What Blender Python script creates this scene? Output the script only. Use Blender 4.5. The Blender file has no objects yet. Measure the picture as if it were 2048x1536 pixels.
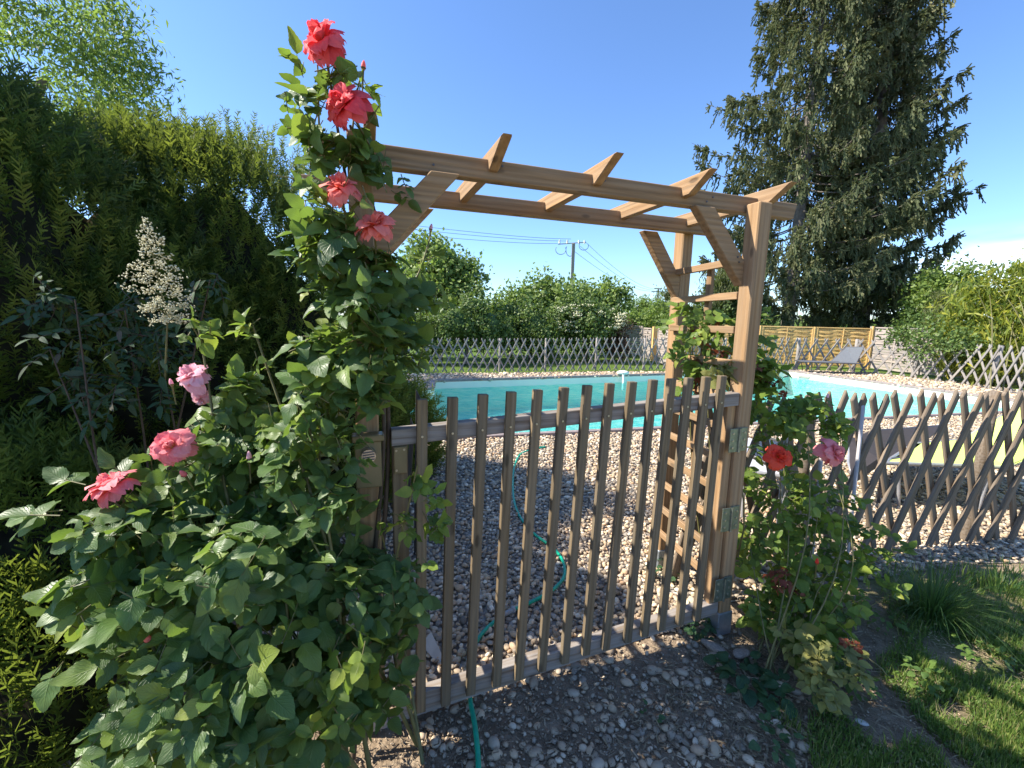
import bpy, bmesh, math, random
import numpy as np
from math import sin, cos, pi, radians
from mathutils import Vector, Matrix
random.seed(7); rng = np.random.default_rng(7)
S = bpy.context.scene; COL = S.collection

# ------------------------------------------------------------------ camera
CF, CP, CR, YAW, H = 883.03, 0.149007, 0.021601, 0.341048, 1.45
fwd = np.array([0, cos(CP), -sin(CP)]); up0 = np.array([0, sin(CP), cos(CP)]); r0 = np.array([1., 0, 0])
rgt = cos(CR)*r0 + sin(CR)*up0; upv = -sin(CR)*r0 + cos(CR)*up0
cd = bpy.data.cameras.new('camera'); cam = bpy.data.objects.new('camera', cd); COL.objects.link(cam); S.camera = cam
cd.sensor_width = 36; cd.lens = CF/2048*36; cd.clip_end = 2000; cd.clip_start = 0.05
M = Matrix([(rgt[i], upv[i], -fwd[i]) for i in range(3)]).to_4x4(); M.translation = (0, 0, H); cam.matrix_world = M

# ------------------------------------------------------------------ light
UU = np.array([cos(YAW), sin(YAW), 0]); VV = np.array([-sin(YAW), cos(YAW), 0]); OO = np.array([0.9565, 1.9439, 0])
sund = -UU + 0.35*VV + np.array([0, 0, 1.03]); sund /= np.linalg.norm(sund)
EL = math.asin(sund[2]); AZ = math.atan2(sund[0], sund[1])
sl = bpy.data.lights.new('sun', 'SUN'); sl.energy = 3.3; sl.angle = radians(0.53); sl.color = (1.0, 0.93, 0.82)
so = bpy.data.objects.new('sun', sl); COL.objects.link(so); so.rotation_euler = Vector(sund).to_track_quat('Z', 'Y').to_euler()
so.location = (-10, 5, 12)
W = bpy.data.worlds.new('World'); S.world = W; W.use_nodes = True
nt = W.node_tree; nt.nodes.clear()
def N(t, ty, **k):
    n = t.nodes.new(ty)
    for a, b in k.items():
        if a in n.inputs.keys(): n.inputs[a].default_value = b
        else: setattr(n, a, b)
    return n
sky = N(nt, 'ShaderNodeTexSky'); sky.sky_type = 'NISHITA'; sky.sun_disc = False; sky.sun_elevation = EL; sky.sun_rotation = AZ
sky.air_density = 1.0; sky.dust_density = 0.3; sky.ozone_density = 3.0; sky.altitude = 100
bg = N(nt, 'ShaderNodeBackground'); bg.inputs['Strength'].default_value = 0.15
out = N(nt, 'ShaderNodeOutputWorld'); tc = N(nt, 'ShaderNodeTexCoord')
# a few low cloud banks on the right horizon
sep = N(nt, 'ShaderNodeSeparateXYZ'); nt.links.new(tc.outputs['Generated'], sep.inputs[0])
mp = N(nt, 'ShaderNodeMapping'); mp.inputs['Scale'].default_value = (4, 4, 22); mp.inputs['Location'].default_value = (0.3, 0.1, 0.5); nt.links.new(tc.outputs['Generated'], mp.inputs[0])
nz = N(nt, 'ShaderNodeTexNoise'); nz.inputs['Scale'].default_value = 1.0; nz.inputs['Detail'].default_value = 7; nt.links.new(mp.outputs[0], nz.inputs[0])
def mth(t, op, a, b=None, clamp=False):
    n = t.nodes.new('ShaderNodeMath'); n.operation = op; n.use_clamp = clamp
    for i, v in enumerate((a, b)):
        if v is None: continue
        if isinstance(v, (int, float)): n.inputs[i].default_value = v
        else: t.links.new(v, n.inputs[i])
    return n.outputs[0]
def mr(t, v, a, b, c=0., d=1.):
    n = t.nodes.new('ShaderNodeMapRange'); t.links.new(v, n.inputs[0]); n.interpolation_type = 'SMOOTHSTEP'
    for i, q in enumerate((a, b, c, d)): n.inputs[i+1].default_value = q
    return n.outputs[0]
m1 = mr(nt, nz.outputs[0], 0.40, 0.62)
m2 = mr(nt, sep.outputs[2], 0.16, 0.09)          # only low above the horizon
m2b = mr(nt, sep.outputs[2], 0.0, 0.04)
m3 = mr(nt, sep.outputs[0], 0.58, 0.75)            # to the right
cm = mth(nt, 'MULTIPLY', mth(nt, 'MULTIPLY', m1, m2), mth(nt, 'MULTIPLY', m2b, m3))
cm = mth(nt, 'MULTIPLY', cm, 0.6)
mx = N(nt, 'ShaderNodeMixRGB'); mx.inputs[2].default_value = (6.0, 6.1, 6.3, 1)
tint = N(nt, 'ShaderNodeMixRGB'); tint.blend_type = 'MULTIPLY'; tint.inputs[0].default_value = 1; tint.inputs[2].default_value = (0.385, 0.465, 0.575, 1); nt.links.new(sky.outputs[0], tint.inputs[1])
nt.links.new(cm, mx.inputs[0]); nt.links.new(tint.outputs[0], mx.inputs[1]); nt.links.new(mx.outputs[0], bg.inputs[0]); nt.links.new(bg.outputs[0], out.inputs[0])
S.view_settings.view_transform = 'Standard'; S.view_settings.look = 'None'; S.view_settings.exposure = 1.72; S.view_settings.gamma = 1
S.view_settings.use_curve_mapping = False
S.render.engine = 'CYCLES'; S.cycles.max_bounces = 8; S.cycles.transparent_max_bounces = 12

# ------------------------------------------------------------------ placing helpers
CAM = np.array([0, 0, H])
def ray(x, y): return fwd + rgt*(x-1024)/CF - upv*(y-768)/CF
def at(x, y, Y):                                   # point seen at photo pixel (x,y) at depth Y
    d = ray(x, y); return CAM + d*(Y/d[1])
def gz(x, y, z=0.):                                # on the level z
    d = ray(x, y); return CAM + d*((z-H)/d[2])
def A(u, v, z=0.): return OO + UU*u + VV*v + np.array([0, 0, z])   # arbour frame

# ------------------------------------------------------------------ materials
def ramp(t, fac, stops, interp='LINEAR'):
    n = t.nodes.new('ShaderNodeValToRGB'); n.color_ramp.interpolation = interp
    e = n.color_ramp.elements
    while len(e) < len(stops): e.new(0.5)
    for i, (p, c) in enumerate(stops): e[i].position = p; e[i].color = (*c, 1)
    if fac is not None: t.links.new(fac, n.inputs[0])
    return n.outputs[0]
def newmat(name):
    m = bpy.data.materials.new(name); m.use_nodes = True; t = m.node_tree; t.nodes.clear()
    o = t.nodes.new('ShaderNodeOutputMaterial'); return m, t, o
def noise(t, vec, scale, detail=4, rough=0.55, dist=0.):
    n = t.nodes.new('ShaderNodeTexNoise'); n.inputs['Scale'].default_value = scale; n.inputs['Detail'].default_value = detail
    n.inputs['Roughness'].default_value = rough; n.inputs['Distortion'].default_value = dist
    if vec is not None: t.links.new(vec, n.inputs['Vector'])
    return n.outputs[0]
def bump(t, h, st, dist=0.01):
    n = t.nodes.new('ShaderNodeBump'); n.inputs['Strength'].default_value = st; n.inputs['Distance'].default_value = dist; t.links.new(h, n.inputs['Height']); return n.outputs[0]
def principled(t, o, rough=0.6, spec=0.5, metal=0.):
    b = t.nodes.new('ShaderNodeBsdfPrincipled'); b.inputs['Roughness'].default_value = rough; b.inputs['Specular IOR Level'].default_value = spec; b.inputs['Metallic'].default_value = metal
    if o is not None: t.links.new(b.outputs[0], o.inputs[0])
    return b
def mixc(t, f, a, b, mode='MIX'):
    n = t.nodes.new('ShaderNodeMixRGB'); n.blend_type = mode
    for i, v in ((0, f), (1, a), (2, b)):
        if isinstance(v, (int, float)): n.inputs[i].default_value = v
        elif isinstance(v, tuple): n.inputs[i].default_value = (*v, 1)
        else: t.links.new(v, n.inputs[i])
    return n.outputs[0]
def objrand(t):
    n = t.nodes.new('ShaderNodeObjectInfo'); return n.outputs['Random']
def attr(t, name='rnd'):
    n = t.nodes.new('ShaderNodeAttribute'); n.attribute_name = name; return n.outputs['Fac']

def wood(name, dark, light, grain=28, rough=0.75, weather=0.0, wcol=(0.36, 0.35, 0.36), bs=0.5, knots=True):
    m, t, o = newmat(name); tcn = t.nodes.new('ShaderNodeTexCoord')
    rv = t.nodes.new('ShaderNodeVectorMath'); rv.operation = 'ADD'
    cmb = t.nodes.new('ShaderNodeCombineXYZ'); r = objrand(t)
    for i in range(3): t.links.new(mth(t, 'MULTIPLY', r, 17.3+i*9.7), cmb.inputs[i])
    t.links.new(tcn.outputs['Object'], rv.inputs[0]); t.links.new(cmb.outputs[0], rv.inputs[1])
    mpn = t.nodes.new('ShaderNodeMapping'); mpn.inputs['Scale'].default_value = (1.2, grain, grain); t.links.new(rv.outputs[0], mpn.inputs[0])
    w = t.nodes.new('ShaderNodeTexWave'); w.wave_type = 'BANDS'; w.bands_direction = 'Y'; w.inputs['Scale'].default_value = 0.55; w.inputs['Distortion'].default_value = 9; w.inputs['Detail'].default_value = 3; w.inputs['Detail Scale'].default_value = 0.8
    t.links.new(mpn.outputs[0], w.inputs[0])
    f1 = noise(t, mpn.outputs[0], 3.2, 6, 0.65)
    f = mth(t, 'ADD', mth(t, 'MULTIPLY', w.outputs['Fac'], 0.20), mth(t, 'MULTIPLY', f1, 0.8))
    c = ramp(t, f, [(0.22, dark), (0.75, light)])
    big = noise(t, rv.outputs[0], 3.0, 4)
    c = mixc(t, mr(t, big, 0.35, 0.7, 0, 0.5), c, tuple(x*0.62 for x in light), 'MIX')
    c = mixc(t, 1.0, c, ramp(t, r, [(0, (0.78, 0.78, 0.8)), (1, (1.12, 1.08, 1.04))]), 'MULTIPLY')
    if knots:
        v = t.nodes.new('ShaderNodeTexVoronoi'); v.inputs['Scale'].default_value = 1.0
        mk_ = t.nodes.new('ShaderNodeMapping'); mk_.inputs['Scale'].default_value = (5, 14, 14); t.links.new(rv.outputs[0], mk_.inputs[0]); t.links.new(mk_.outputs[0], v.inputs['Vector'])
        c = mixc(t, mr(t, v.outputs['Distance'], 0.17, 0.08, 0, 0.8), c, tuple(x*0.45 for x in dark))
    if weather:
        g = t.nodes.new('ShaderNodeNewGeometry'); sp = t.nodes.new('ShaderNodeSeparateXYZ'); t.links.new(g.outputs['Normal'], sp.inputs[0])
        wf = mth(t, 'MULTIPLY', mr(t, noise(t, mpn.outputs[0], 2, 5), 0.3, 0.65), weather)
        c = mixc(t, wf, c, wcol)
    b = principled(t, o, rough, 0.25); t.links.new(c, b.inputs['Base Color'])
    t.links.new(bump(t, f, bs, 0.004), b.inputs['Normal']); return m
M_arb = wood('pine_wood', (0.18, 0.102, 0.045), (0.44, 0.275, 0.135), 26, weather=0.24, wcol=(0.40, 0.33, 0.24))
M_gate = wood('gate_wood', (0.075, 0.054, 0.030), (0.25, 0.185, 0.105), 30, weather=0.3, wcol=(0.24, 0.21, 0.16))
M_rail = wood('gate_rail_wood', (0.12, 0.09, 0.065), (0.27, 0.22, 0.17), 30, weather=0.7, wcol=(0.33, 0.31, 0.29))
M_lat = wood('weathered_lattice_wood', (0.13, 0.115, 0.10), (0.34, 0.31, 0.28), 34, weather=0.5, wcol=(0.36, 0.34, 0.32), knots=False)
M_latn = wood('lattice_wood_brown', (0.085, 0.06, 0.036), (0.24, 0.18, 0.12), 34, weather=0.45, wcol=(0.26, 0.22, 0.18), knots=False)
M_latd = wood('old_dark_pale_wood', (0.03, 0.025, 0.022), (0.09, 0.075, 0.06), 34, weather=0.2, wcol=(0.13, 0.12, 0.11), knots=False)
M_orange = wood('new_panel_wood', (0.66, 0.38, 0.11), (0.92, 0.64, 0.27), 30, knots=False)
M_grey = wood('grey_panel_wood', (0.28, 0.23, 0.19), (0.50, 0.43, 0.37), 30, weather=0.4, knots=False)

def simple(name, col, rough=0.5, metal=0., spec=0.5, var=0.15, nscale=20, bs=0.):
    m, t, o = newmat(name); b = principled(t, o, rough, spec, metal)
    tcn = t.nodes.new('ShaderNodeTexCoord'); f = noise(t, tcn.outputs['Object'], nscale, 5)
    c = ramp(t, f, [(0.25, tuple(x*(1-var) for x in col)), (0.75, tuple(min(1, x*(1+var)) for x in col))])
    t.links.new(c, b.inputs['Base Color'])
    if bs: t.links.new(bump(t, f, bs, 0.01), b.inputs['Normal'])
    return m
M_galv = simple('galvanised_steel', (0.32, 0.36, 0.40), 0.45, 0.7, nscale=60)
M_hinge = simple('zinc_green_steel', (0.24, 0.27, 0.22), 0.4, 0.75, nscale=40, var=0.35)
M_screw = simple('screw_metal', (0.5, 0.45, 0.35), 0.4, 0.8)
M_tan = simple('tan_painted_steel', (0.20, 0.155, 0.075), 0.4, 0.0)
M_chrome = simple('brushed_lock_steel', (0.42, 0.42, 0.42), 0.25, 0.9)
M_hose = simple('green_hose_plastic', (0.0, 0.34, 0.20), 0.38, 0.0, nscale=30, var=0.2)
M_greyp = simple('grey_plastic', (0.34, 0.34, 0.34), 0.5)
M_stake = simple('grey_plastic_stake', (0.42, 0.39, 0.38), 0.6)
M_concrete = simple('concrete_pole', (0.30, 0.28, 0.26), 0.8)
M_wire = simple('wire', (0.12, 0.13, 0.15), 0.6)
M_white = simple('white_plastic', (0.75, 0.74, 0.66), 0.45, var=0.05)
M_frame = simple('lounger_frame_metal', (0.33, 0.33, 0.34), 0.4, 0.3)
M_darkframe = simple('dark_frame_metal', (0.10, 0.095, 0.10), 0.45, 0.3)
M_lime = simple('lime_sling_fabric', (0.60, 0.74, 0.18), 0.8, var=0.05)
M_gsling = simple('grey_sling_fabric', (0.11, 0.12, 0.135), 0.8, var=0.08)
M_bsling = simple('black_brown_sling_fabric', (.035, .028, .026), 0.7, var=0.15)
M_lgsling = simple('light_grey_sling_fabric', (0.42, 0.42, 0.45), 0.8, var=0.05)
M_rock = simple('field_stone', (0.30, 0.24, 0.19), 0.8, nscale=14, var=0.4, bs=0.6)
M_pale = simple('pale_tile_shard', (0.55, 0.53, 0.48), 0.7)
M_coping = simple('coping_stone', (0.25, 0.20, 0.185), 0.7, nscale=15, var=0.25, bs=0.3)
M_liner = simple('pale_pool_liner', (0.80, 0.78, 0.66), 0.4, var=0.03, nscale=3)
M_bark = simple('tree_bark', (0.17, 0.145, 0.125), 0.9, nscale=6, var=0.5, bs=1.0)
M_stem = simple('green_stem', (0.13, 0.12, 0.04), 0.6, nscale=30, var=0.35)
M_cane = simple('woody_cane', (0.075, 0.05, 0.03), 0.75, nscale=30, var=0.4)
M_yel = simple('stamen_yellow', (0.75, 0.45, 0.05), 0.6)
M_twigshade = simple('shade_dark_twigs', (.03, .027, .016), .95, spec=0., nscale=12, var=.5)  # twig brown taken near black: shade inside the yew put into the colour
M_cream = simple('cream_flower_buds', (0.66, 0.62, 0.40), 0.55, var=0.12)

def leafmat(name, stops, rough=0.5, trans=0.35, tcol=(0.30, 0.46, 0.05), veins=True, spec=0.4, use_obj=True, nsc=9):
    m, t, o = newmat(name)
    a = attr(t); r = mth(t, 'FRACT', mth(t, 'ADD', a, objrand(t))) if use_obj else a
    c = ramp(t, r, stops)
    g = t.nodes.new('ShaderNodeNewGeometry')
    f = noise(t, g.outputs['Position'], nsc, 2)
    c = mixc(t, 1.0, c, ramp(t, f, [(0.3, (0.78, 0.8, 0.8)), (0.7, (1.18, 1.14, 1.05))]), 'MULTIPLY')
    b = principled(t, None, rough, spec)
    if veins:
        uv = t.nodes.new('ShaderNodeUVMap'); s = t.nodes.new('ShaderNodeSeparateXYZ'); t.links.new(uv.outputs[0], s.inputs[0])
        ay = mth(t, 'ABSOLUTE', mth(t, 'SUBTRACT', s.outputs[1], 0.5))
        mid = mr(t, ay, 0.035, 0.0)
        k = mth(t, 'FRACT', mth(t, 'MULTIPLY', mth(t, 'SUBTRACT', s.outputs[0], mth(t, 'MULTIPLY', ay, 0.9)), 7.0))
        side = mr(t, mth(t, 'ABSOLUTE', mth(t, 'SUBTRACT', k, 0.5)), 0.16, 0.0)
        vv = mth(t, 'MAXIMUM', mid, mth(t, 'MULTIPLY', side, 0.6))
        c = mixc(t, mth(t, 'MULTIPLY', vv, 0.32), c, (0.22, 0.30, 0.10))
        t.links.new(bump(t, mth(t, 'SUBTRACT', 1.0, vv), 0.55, 0.003), b.inputs['Normal'])
    t.links.new(c, b.inputs['Base Color'])
    tr = t.nodes.new('ShaderNodeBsdfTranslucent')
    t.links.new(mixc(t, 0.55, c, tcol), tr.inputs[0])
    mxs = t.nodes.new('ShaderNodeMixShader'); mxs.inputs[0].default_value = trans
    t.links.new(b.outputs[0], mxs.inputs[1]); t.links.new(tr.outputs[0], mxs.inputs[2]); t.links.new(mxs.outputs[0], o.inputs[0])
    return m
G = lambda r, g, b: (r, g, b)
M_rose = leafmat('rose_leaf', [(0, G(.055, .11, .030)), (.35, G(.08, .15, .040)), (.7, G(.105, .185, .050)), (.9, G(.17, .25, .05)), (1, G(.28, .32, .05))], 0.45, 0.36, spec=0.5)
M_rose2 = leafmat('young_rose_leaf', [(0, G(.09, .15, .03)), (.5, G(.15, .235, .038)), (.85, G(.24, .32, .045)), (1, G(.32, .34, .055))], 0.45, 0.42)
M_yleaf = leafmat('yellowing_leaf', [(0, G(.14, .14, .045)), (.6, G(.26, .27, .08)), (1, G(.34, .33, .10))], 0.5, 0.35, tcol=(.5, .5, .08))
M_redleaf = leafmat('red_young_leaf', [(0, G(.16, .03, .02)), (1, G(.26, .08, .04))], 0.45, 0.3, tcol=(.5, .08, .04))
M_nand = leafmat('nandina_leaf', [(0, G(.020, .055, .028)), (.7, G(.035, .08, .042)), (.9, G(.06, .08, .05)), (1, G(.10, .08, .07))], 0.6, 0.15, spec=0.2)
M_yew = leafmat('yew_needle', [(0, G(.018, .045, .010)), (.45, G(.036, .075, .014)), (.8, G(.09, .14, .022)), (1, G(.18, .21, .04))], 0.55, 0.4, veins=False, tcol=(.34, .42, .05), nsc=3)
M_spruce = leafmat('spruce_needles', [(0, G(.10, .125, .07)), (.6, G(.175, .205, .11)), (1, G(.34, .34, .20))], 0.7, 0.3, veins=False, tcol=(.22, .25, .08), nsc=0.7, spec=0.2)
def bushmat(name, a, b, c, trans=0.4, tcol=(.3, .45, .06), nsc=0.9): return leafmat(name, [(0, a), (.6, b), (1, c)], 0.55, trans, veins=False, tcol=tcol, nsc=nsc)
M_walnut = bushmat('walnut_leaf', G(.11, .17, .045), G(.19, .27, .07), G(.30, .38, .12))
M_ivy = bushmat('ivy_leaf', G(.05, .09, .025), G(.10, .165, .04), G(.19, .25, .07), 0.25)
M_hedge = bushmat('hedgerow_leaf', G(.10, .16, .04), G(.16, .24, .055), G(.26, .33, .08), 0.4)
M_pale_tree = bushmat('pale_ash_leaf', G(.08, .14, .04), G(.15, .23, .06), G(.26, .34, .11), 0.5, nsc=2)
M_bamboo = leafmat('bamboo_leaf', [(0, G(.09, .14, .03)), (.6, G(.20, .25, .045)), (.85, G(.36, .38, .06)), (1, G(.55, .50, .08))], 0.5, 0.5, veins=False, tcol=(.5, .55, .06), nsc=2)
M_brown = bushmat('dead_foliage', G(.06, .045, .03), G(.12, .08, .055), G(.18, .12, .08), 0.2, tcol=(.2, .12, .06))
M_thuja = bushmat('thuja_foliage', G(.05, .06, .02), G(.08, .10, .03), G(.13, .14, .04), 0.25)
M_grass = leafmat('grass_blade', [(0, G(.06, .12, .025)), (.5, G(.12, .20, .04)), (.8, G(.20, .26, .06)), (1, G(.40, .34, .17))], 0.55, 0.4, veins=False, nsc=6)
M_tuft = leafmat('tuft_blade', [(0, G(.03, .08, .03)), (.7, G(.06, .13, .04)), (1, G(.14, .20, .06))], 0.4, 0.35, veins=False, nsc=6)
M_straw = leafmat('dry_straw', [(0, G(.16, .12, .075)), (1, G(.34, .28, .18))], 0.8, 0.15, veins=False, tcol=(.4, .3, .2), nsc=6)
M_weed = leafmat('weed_leaf', [(0, G(.022, .07, .035)), (1, G(.05, .12, .045))], 0.5, 0.25)
M_grassleaf = leafmat('low_weed_leaf', [(0, G(.07, .14, .03)), (1, G(.15, .24, .05))], 0.5, 0.35)
M_chip = leafmat('bark_chip', [(0, G(.11, .08, .055)), (.6, G(.23, .175, .125)), (1, G(.42, .34, .25))], 0.9, 0.0, veins=False, nsc=6)
def petalmat(name, a, b, core):
    m, t, o = newmat(name); uv = t.nodes.new('ShaderNodeUVMap'); s = t.nodes.new('ShaderNodeSeparateXYZ'); t.links.new(uv.outputs[0], s.inputs[0])
    c = ramp(t, objrand(t), [(0, a), (1, b)]); c = mixc(t, mr(t, s.outputs[0], 0.55, 0.0), c, core)
    f = noise(t, uv.outputs[0], 9, 3); c = mixc(t, mr(t, f, .4, .8, 0, .35), c, tuple(min(1, x*1.3+.05) for x in b))
    b_ = principled(t, None, 0.6, 0.25); t.links.new(c, b_.inputs[0]); tr = t.nodes.new('ShaderNodeBsdfTranslucent'); t.links.new(c, tr.inputs[0])
    mxs = t.nodes.new('ShaderNodeMixShader'); mxs.inputs[0].default_value = .4
    t.links.new(b_.outputs[0], mxs.inputs[1]); t.links.new(tr.outputs[0], mxs.inputs[2]); t.links.new(mxs.outputs[0], o.inputs[0]); return m
MP = dict(red=petalmat('petal_coral_red', (.80, .075, .10), (.88, .15, .16), (.85, .16, .08)),
          coral=petalmat('petal_coral', (.85, .17, .14), (.90, .27, .22), (.92, .28, .08)),
          pink=petalmat('petal_pink', (.84, .20, .24), (.90, .36, .36), (.92, .40, .16)),
          pale=petalmat('petal_pale_pink', (.86, .42, .50), (.90, .58, .62), (.9, .5, .42)),
          scarlet=petalmat('petal_scarlet', (.86, .05, .035), (.90, .12, .06), (.9, .2, .04)))
def pebblemat(name, use_obj, dusty=0.):
    m, t, o = newmat(name); r = objrand(t) if use_obj else attr(t)
    c = ramp(t, r, [(0, (.13, .125, .12)), (.14, (.28, .235, .19)), (.28, (.21, .21, .215)), (.42, (.42, .34, .25)), (.55, (.33, .32, .31)), (.68, (.50, .42, .33)), (.8, (.38, .27, .19)), (.92, (.58, .53, .46)), (1, (.74, .71, .65))])
    c = mixc(t, 1., c, (1.19, 1.14, 1.05), 'MULTIPLY')
    g = t.nodes.new('ShaderNodeNewGeometry'); f = noise(t, g.outputs['Position'], 90, 3)
    c = mixc(t, 1., c, ramp(t, f, [(0.3, (.90, .84, .74)), (.7, (1.14, 1.07, .96))]), 'MULTIPLY')
    if dusty: c = mixc(t, dusty, c, (.38, .30, .215))
    b = principled(t, o, .72, .3); t.links.new(c, b.inputs[0]); return m
M_peb = pebblemat('pebbles', False); M_pebo = pebblemat('pebble_stone', True, .4); M_pebd = pebblemat('dusty_pebbles', False, .5)

# ------------------------------------------------------------------ object helpers
def tag(o, label=None, cat=None, group=None, kind=None):
    if label: o['label'] = label
    if cat: o['category'] = cat
    if group: o['group'] = group
    if kind: o['kind'] = kind
    return o
def empty(name, loc, label, cat, group=None):
    o = bpy.data.objects.new(name, None); COL.objects.link(o); o.location = Vector(loc); o.empty_display_size = .1
    return tag(o, label, cat, group)
def wpos(p):                                       # world offset of a parent chain (roots are never rotated)
    v = Vector((0, 0, 0))
    while p is not None: v += p.location; p = p.parent
    return v
def link(name, me, mat, parent=None, mw=None):
    """mw = wished world matrix; parents are unrotated roots, so a shift is enough (rotated parents use their full matrix)"""
    o = bpy.data.objects.new(name, me); COL.objects.link(o)
    if mat is not None and len(me.materials) == 0: me.materials.append(mat)
    mw = mw if mw is not None else Matrix.Identity(4)
    if parent is not None:
        o.parent = parent; P = pm(parent); o.matrix_basis = P.inverted() @ mw
    else: o.matrix_basis = mw
    return o
def pm(o):
    m = o.matrix_basis.copy()
    return pm(o.parent) @ m if o.parent is not None else m
def mesh(name, V, F, smooth=False, uv=None, rnd=None):
    me = bpy.data.meshes.new(name); V = np.asarray(V, dtype=np.float32)
    if isinstance(F, np.ndarray):
        n, k = F.shape; me.vertices.add(len(V)); me.vertices.foreach_set('co', V.ravel()); me.loops.add(n*k); me.loops.foreach_set('vertex_index', F.astype(np.int32).ravel())
        me.polygons.add(n); me.polygons.foreach_set('loop_start', np.arange(0, n*k, k, dtype=np.int32)); me.update(calc_edges=True)
        if uv is not None:
            l = me.uv_layers.new(name='UVMap'); l.data.foreach_set('uv', np.asarray(uv, dtype=np.float32)[F.ravel()].ravel())
    else:
        me.from_pydata([tuple(map(float, v)) for v in V], [], F)
        if uv is not None:
            l = me.uv_layers.new(name='UVMap')
            for p in me.polygons:
                for li in p.loop_indices: l.data[li].uv = uv[me.loops[li].vertex_index]
    if rnd is not None:
        a = me.attributes.new('rnd', 'FLOAT', 'POINT'); a.data.foreach_set('value', np.asarray(rnd, dtype=np.float32))
    if smooth: me.polygons.foreach_set('use_smooth', [True]*len(me.polygons))
    return me
def nrm(a):
    a = np.asarray(a, float); return a/np.maximum(np.linalg.norm(a, axis=-1, keepdims=True), 1e-9)
def frames(d, n):
    x = nrm(d); y = nrm(np.cross(n, x)); z = np.cross(x, y); return np.stack([x, y, z], axis=-1)    # columns
def tile(tpl, P, R, s, rnd=None):
    V, F, UV = tpl; n = len(P); s = np.asarray(s, float)
    if s.ndim == 1: s = s[:, None]
    W_ = np.einsum('nij,nvj->nvi', R, V[None]*s[:, None, :]) + P[:, None, :]
    FF = (F[None] + (np.arange(n)*len(V))[:, None, None]).reshape(-1, F.shape[1])
    r = rng.random(n) if rnd is None else rnd
    return W_.reshape(-1, 3), FF, (np.tile(UV, (n, 1)) if UV is not None else None), np.repeat(r, len(V))
def joinarr(L):
    V = []; F = []; U_ = []; R = []; off = 0
    for v, f, u, r in L: V.append(v); F.append(f+off); off += len(v); U_.append(u if u is not None else np.zeros((len(v), 2))); R.append(r)
    return np.concatenate(V), np.concatenate(F), np.concatenate(U_), np.concatenate(R)
def stuffobj(name, L, mat, parent=None, smooth=False):
    V, F, U_, R = joinarr(L); o = link(name, mesh(name, V, F, smooth, U_, R), mat, parent); o['kind'] = 'stuff'; return o
def beamM(p0, p1, upd):
    p0 = np.asarray(p0, float); p1 = np.asarray(p1, float); R = frames(p1-p0, np.asarray(upd, float)); c = (p0+p1)/2
    m = Matrix([list(R[i])+[c[i]] for i in range(3)]+[[0, 0, 0, 1]]); return m, float(np.linalg.norm(p1-p0))
_bc = {}
def boxmesh(L, Wd, T, ch=.003):
    k = (round(L, 3), round(Wd, 4), round(T, 4), ch)
    if k in _bc: return _bc[k]
    bm = bmesh.new(); bmesh.ops.create_cube(bm, size=1); bmesh.ops.scale(bm, vec=(L, Wd, T), verts=bm.verts)
    if ch: bmesh.ops.bevel(bm, geom=list(bm.edges), offset=ch, segments=1, affect='EDGES')
    me = bpy.data.meshes.new('board'); bm.to_mesh(me); bm.free(); _bc[k] = me; return me
_mm = {}
def board(name, p0, p1, width, thick, upd, mat, parent=None, ch=.003):
    """board from p0 to p1; thick is measured along upd, width across"""
    m, L = beamM(p0, p1, upd); base = boxmesh(L, width, thick, ch); k = (base.name, mat.name)
    if k not in _mm:
        c = base.copy(); c.materials.append(mat); _mm[k] = c
    return link(name, _mm[k], mat, parent, m)
def disc(name, c, nrm_, r, t, mat, parent, seg=20):
    bm = bmesh.new(); bmesh.ops.create_cone(bm, cap_ends=True, segments=seg, radius1=r, radius2=r*.92, depth=t)
    me = bpy.data.meshes.new(name); bm.to_mesh(me); bm.free(); me.materials.append(mat)
    m = Vector(nrm_).to_track_quat('Z', 'Y').to_matrix().to_4x4(); m.translation = Vector(c); return link(name, me, None, parent, m)
disc_ = disc
def tubearr(pts, rad, n=6):
    pts = np.asarray(pts, float); k = len(pts); rad = np.broadcast_to(np.asarray(rad, float), (k,)); T = np.gradient(pts, axis=0); T = nrm(T)
    ref = np.array([0.31, 0.2, 0.93]); X = nrm(np.cross(T, ref)); Y = np.cross(T, X)
    a = np.arange(n)*2*pi/n
    V = pts[:, None, :] + rad[:, None, None]*(np.cos(a)[None, :, None]*X[:, None, :] + np.sin(a)[None, :, None]*Y[:, None, :])
    F = []
    for i in range(k-1):
        for j in range(n): F.append((i*n+j, i*n+(j+1) % n, (i+1)*n+(j+1) % n, (i+1)*n+j))
    return V.reshape(-1, 3), np.array(F), np.zeros((k*n, 2)), np.full(k*n, rng.random())
def tubes(name, L, mat, parent=None, smooth=True):
    V, F, U_, R = joinarr(L); return link(name, mesh(name, V, F, smooth, U_, R), mat, parent)
def spline(P, n=12):
    P = np.asarray(P, float); k = len(P)
    if k < 3: return np.array([P[0]+(P[-1]-P[0])*t for t in np.linspace(0, 1, n)])
    Q = np.vstack([2*P[0]-P[1], P, 2*P[-1]-P[-2]]); o = []
    for t in np.linspace(0, k-1-1e-6, n):
        i = int(t); f = t-i; a, b, c, d = Q[i:i+4]
        o.append(.5*(2*b+(c-a)*f+(2*a-5*b+4*c-d)*f*f+(3*b-3*c+d-a)*f**3))
    return np.array(o)
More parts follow.
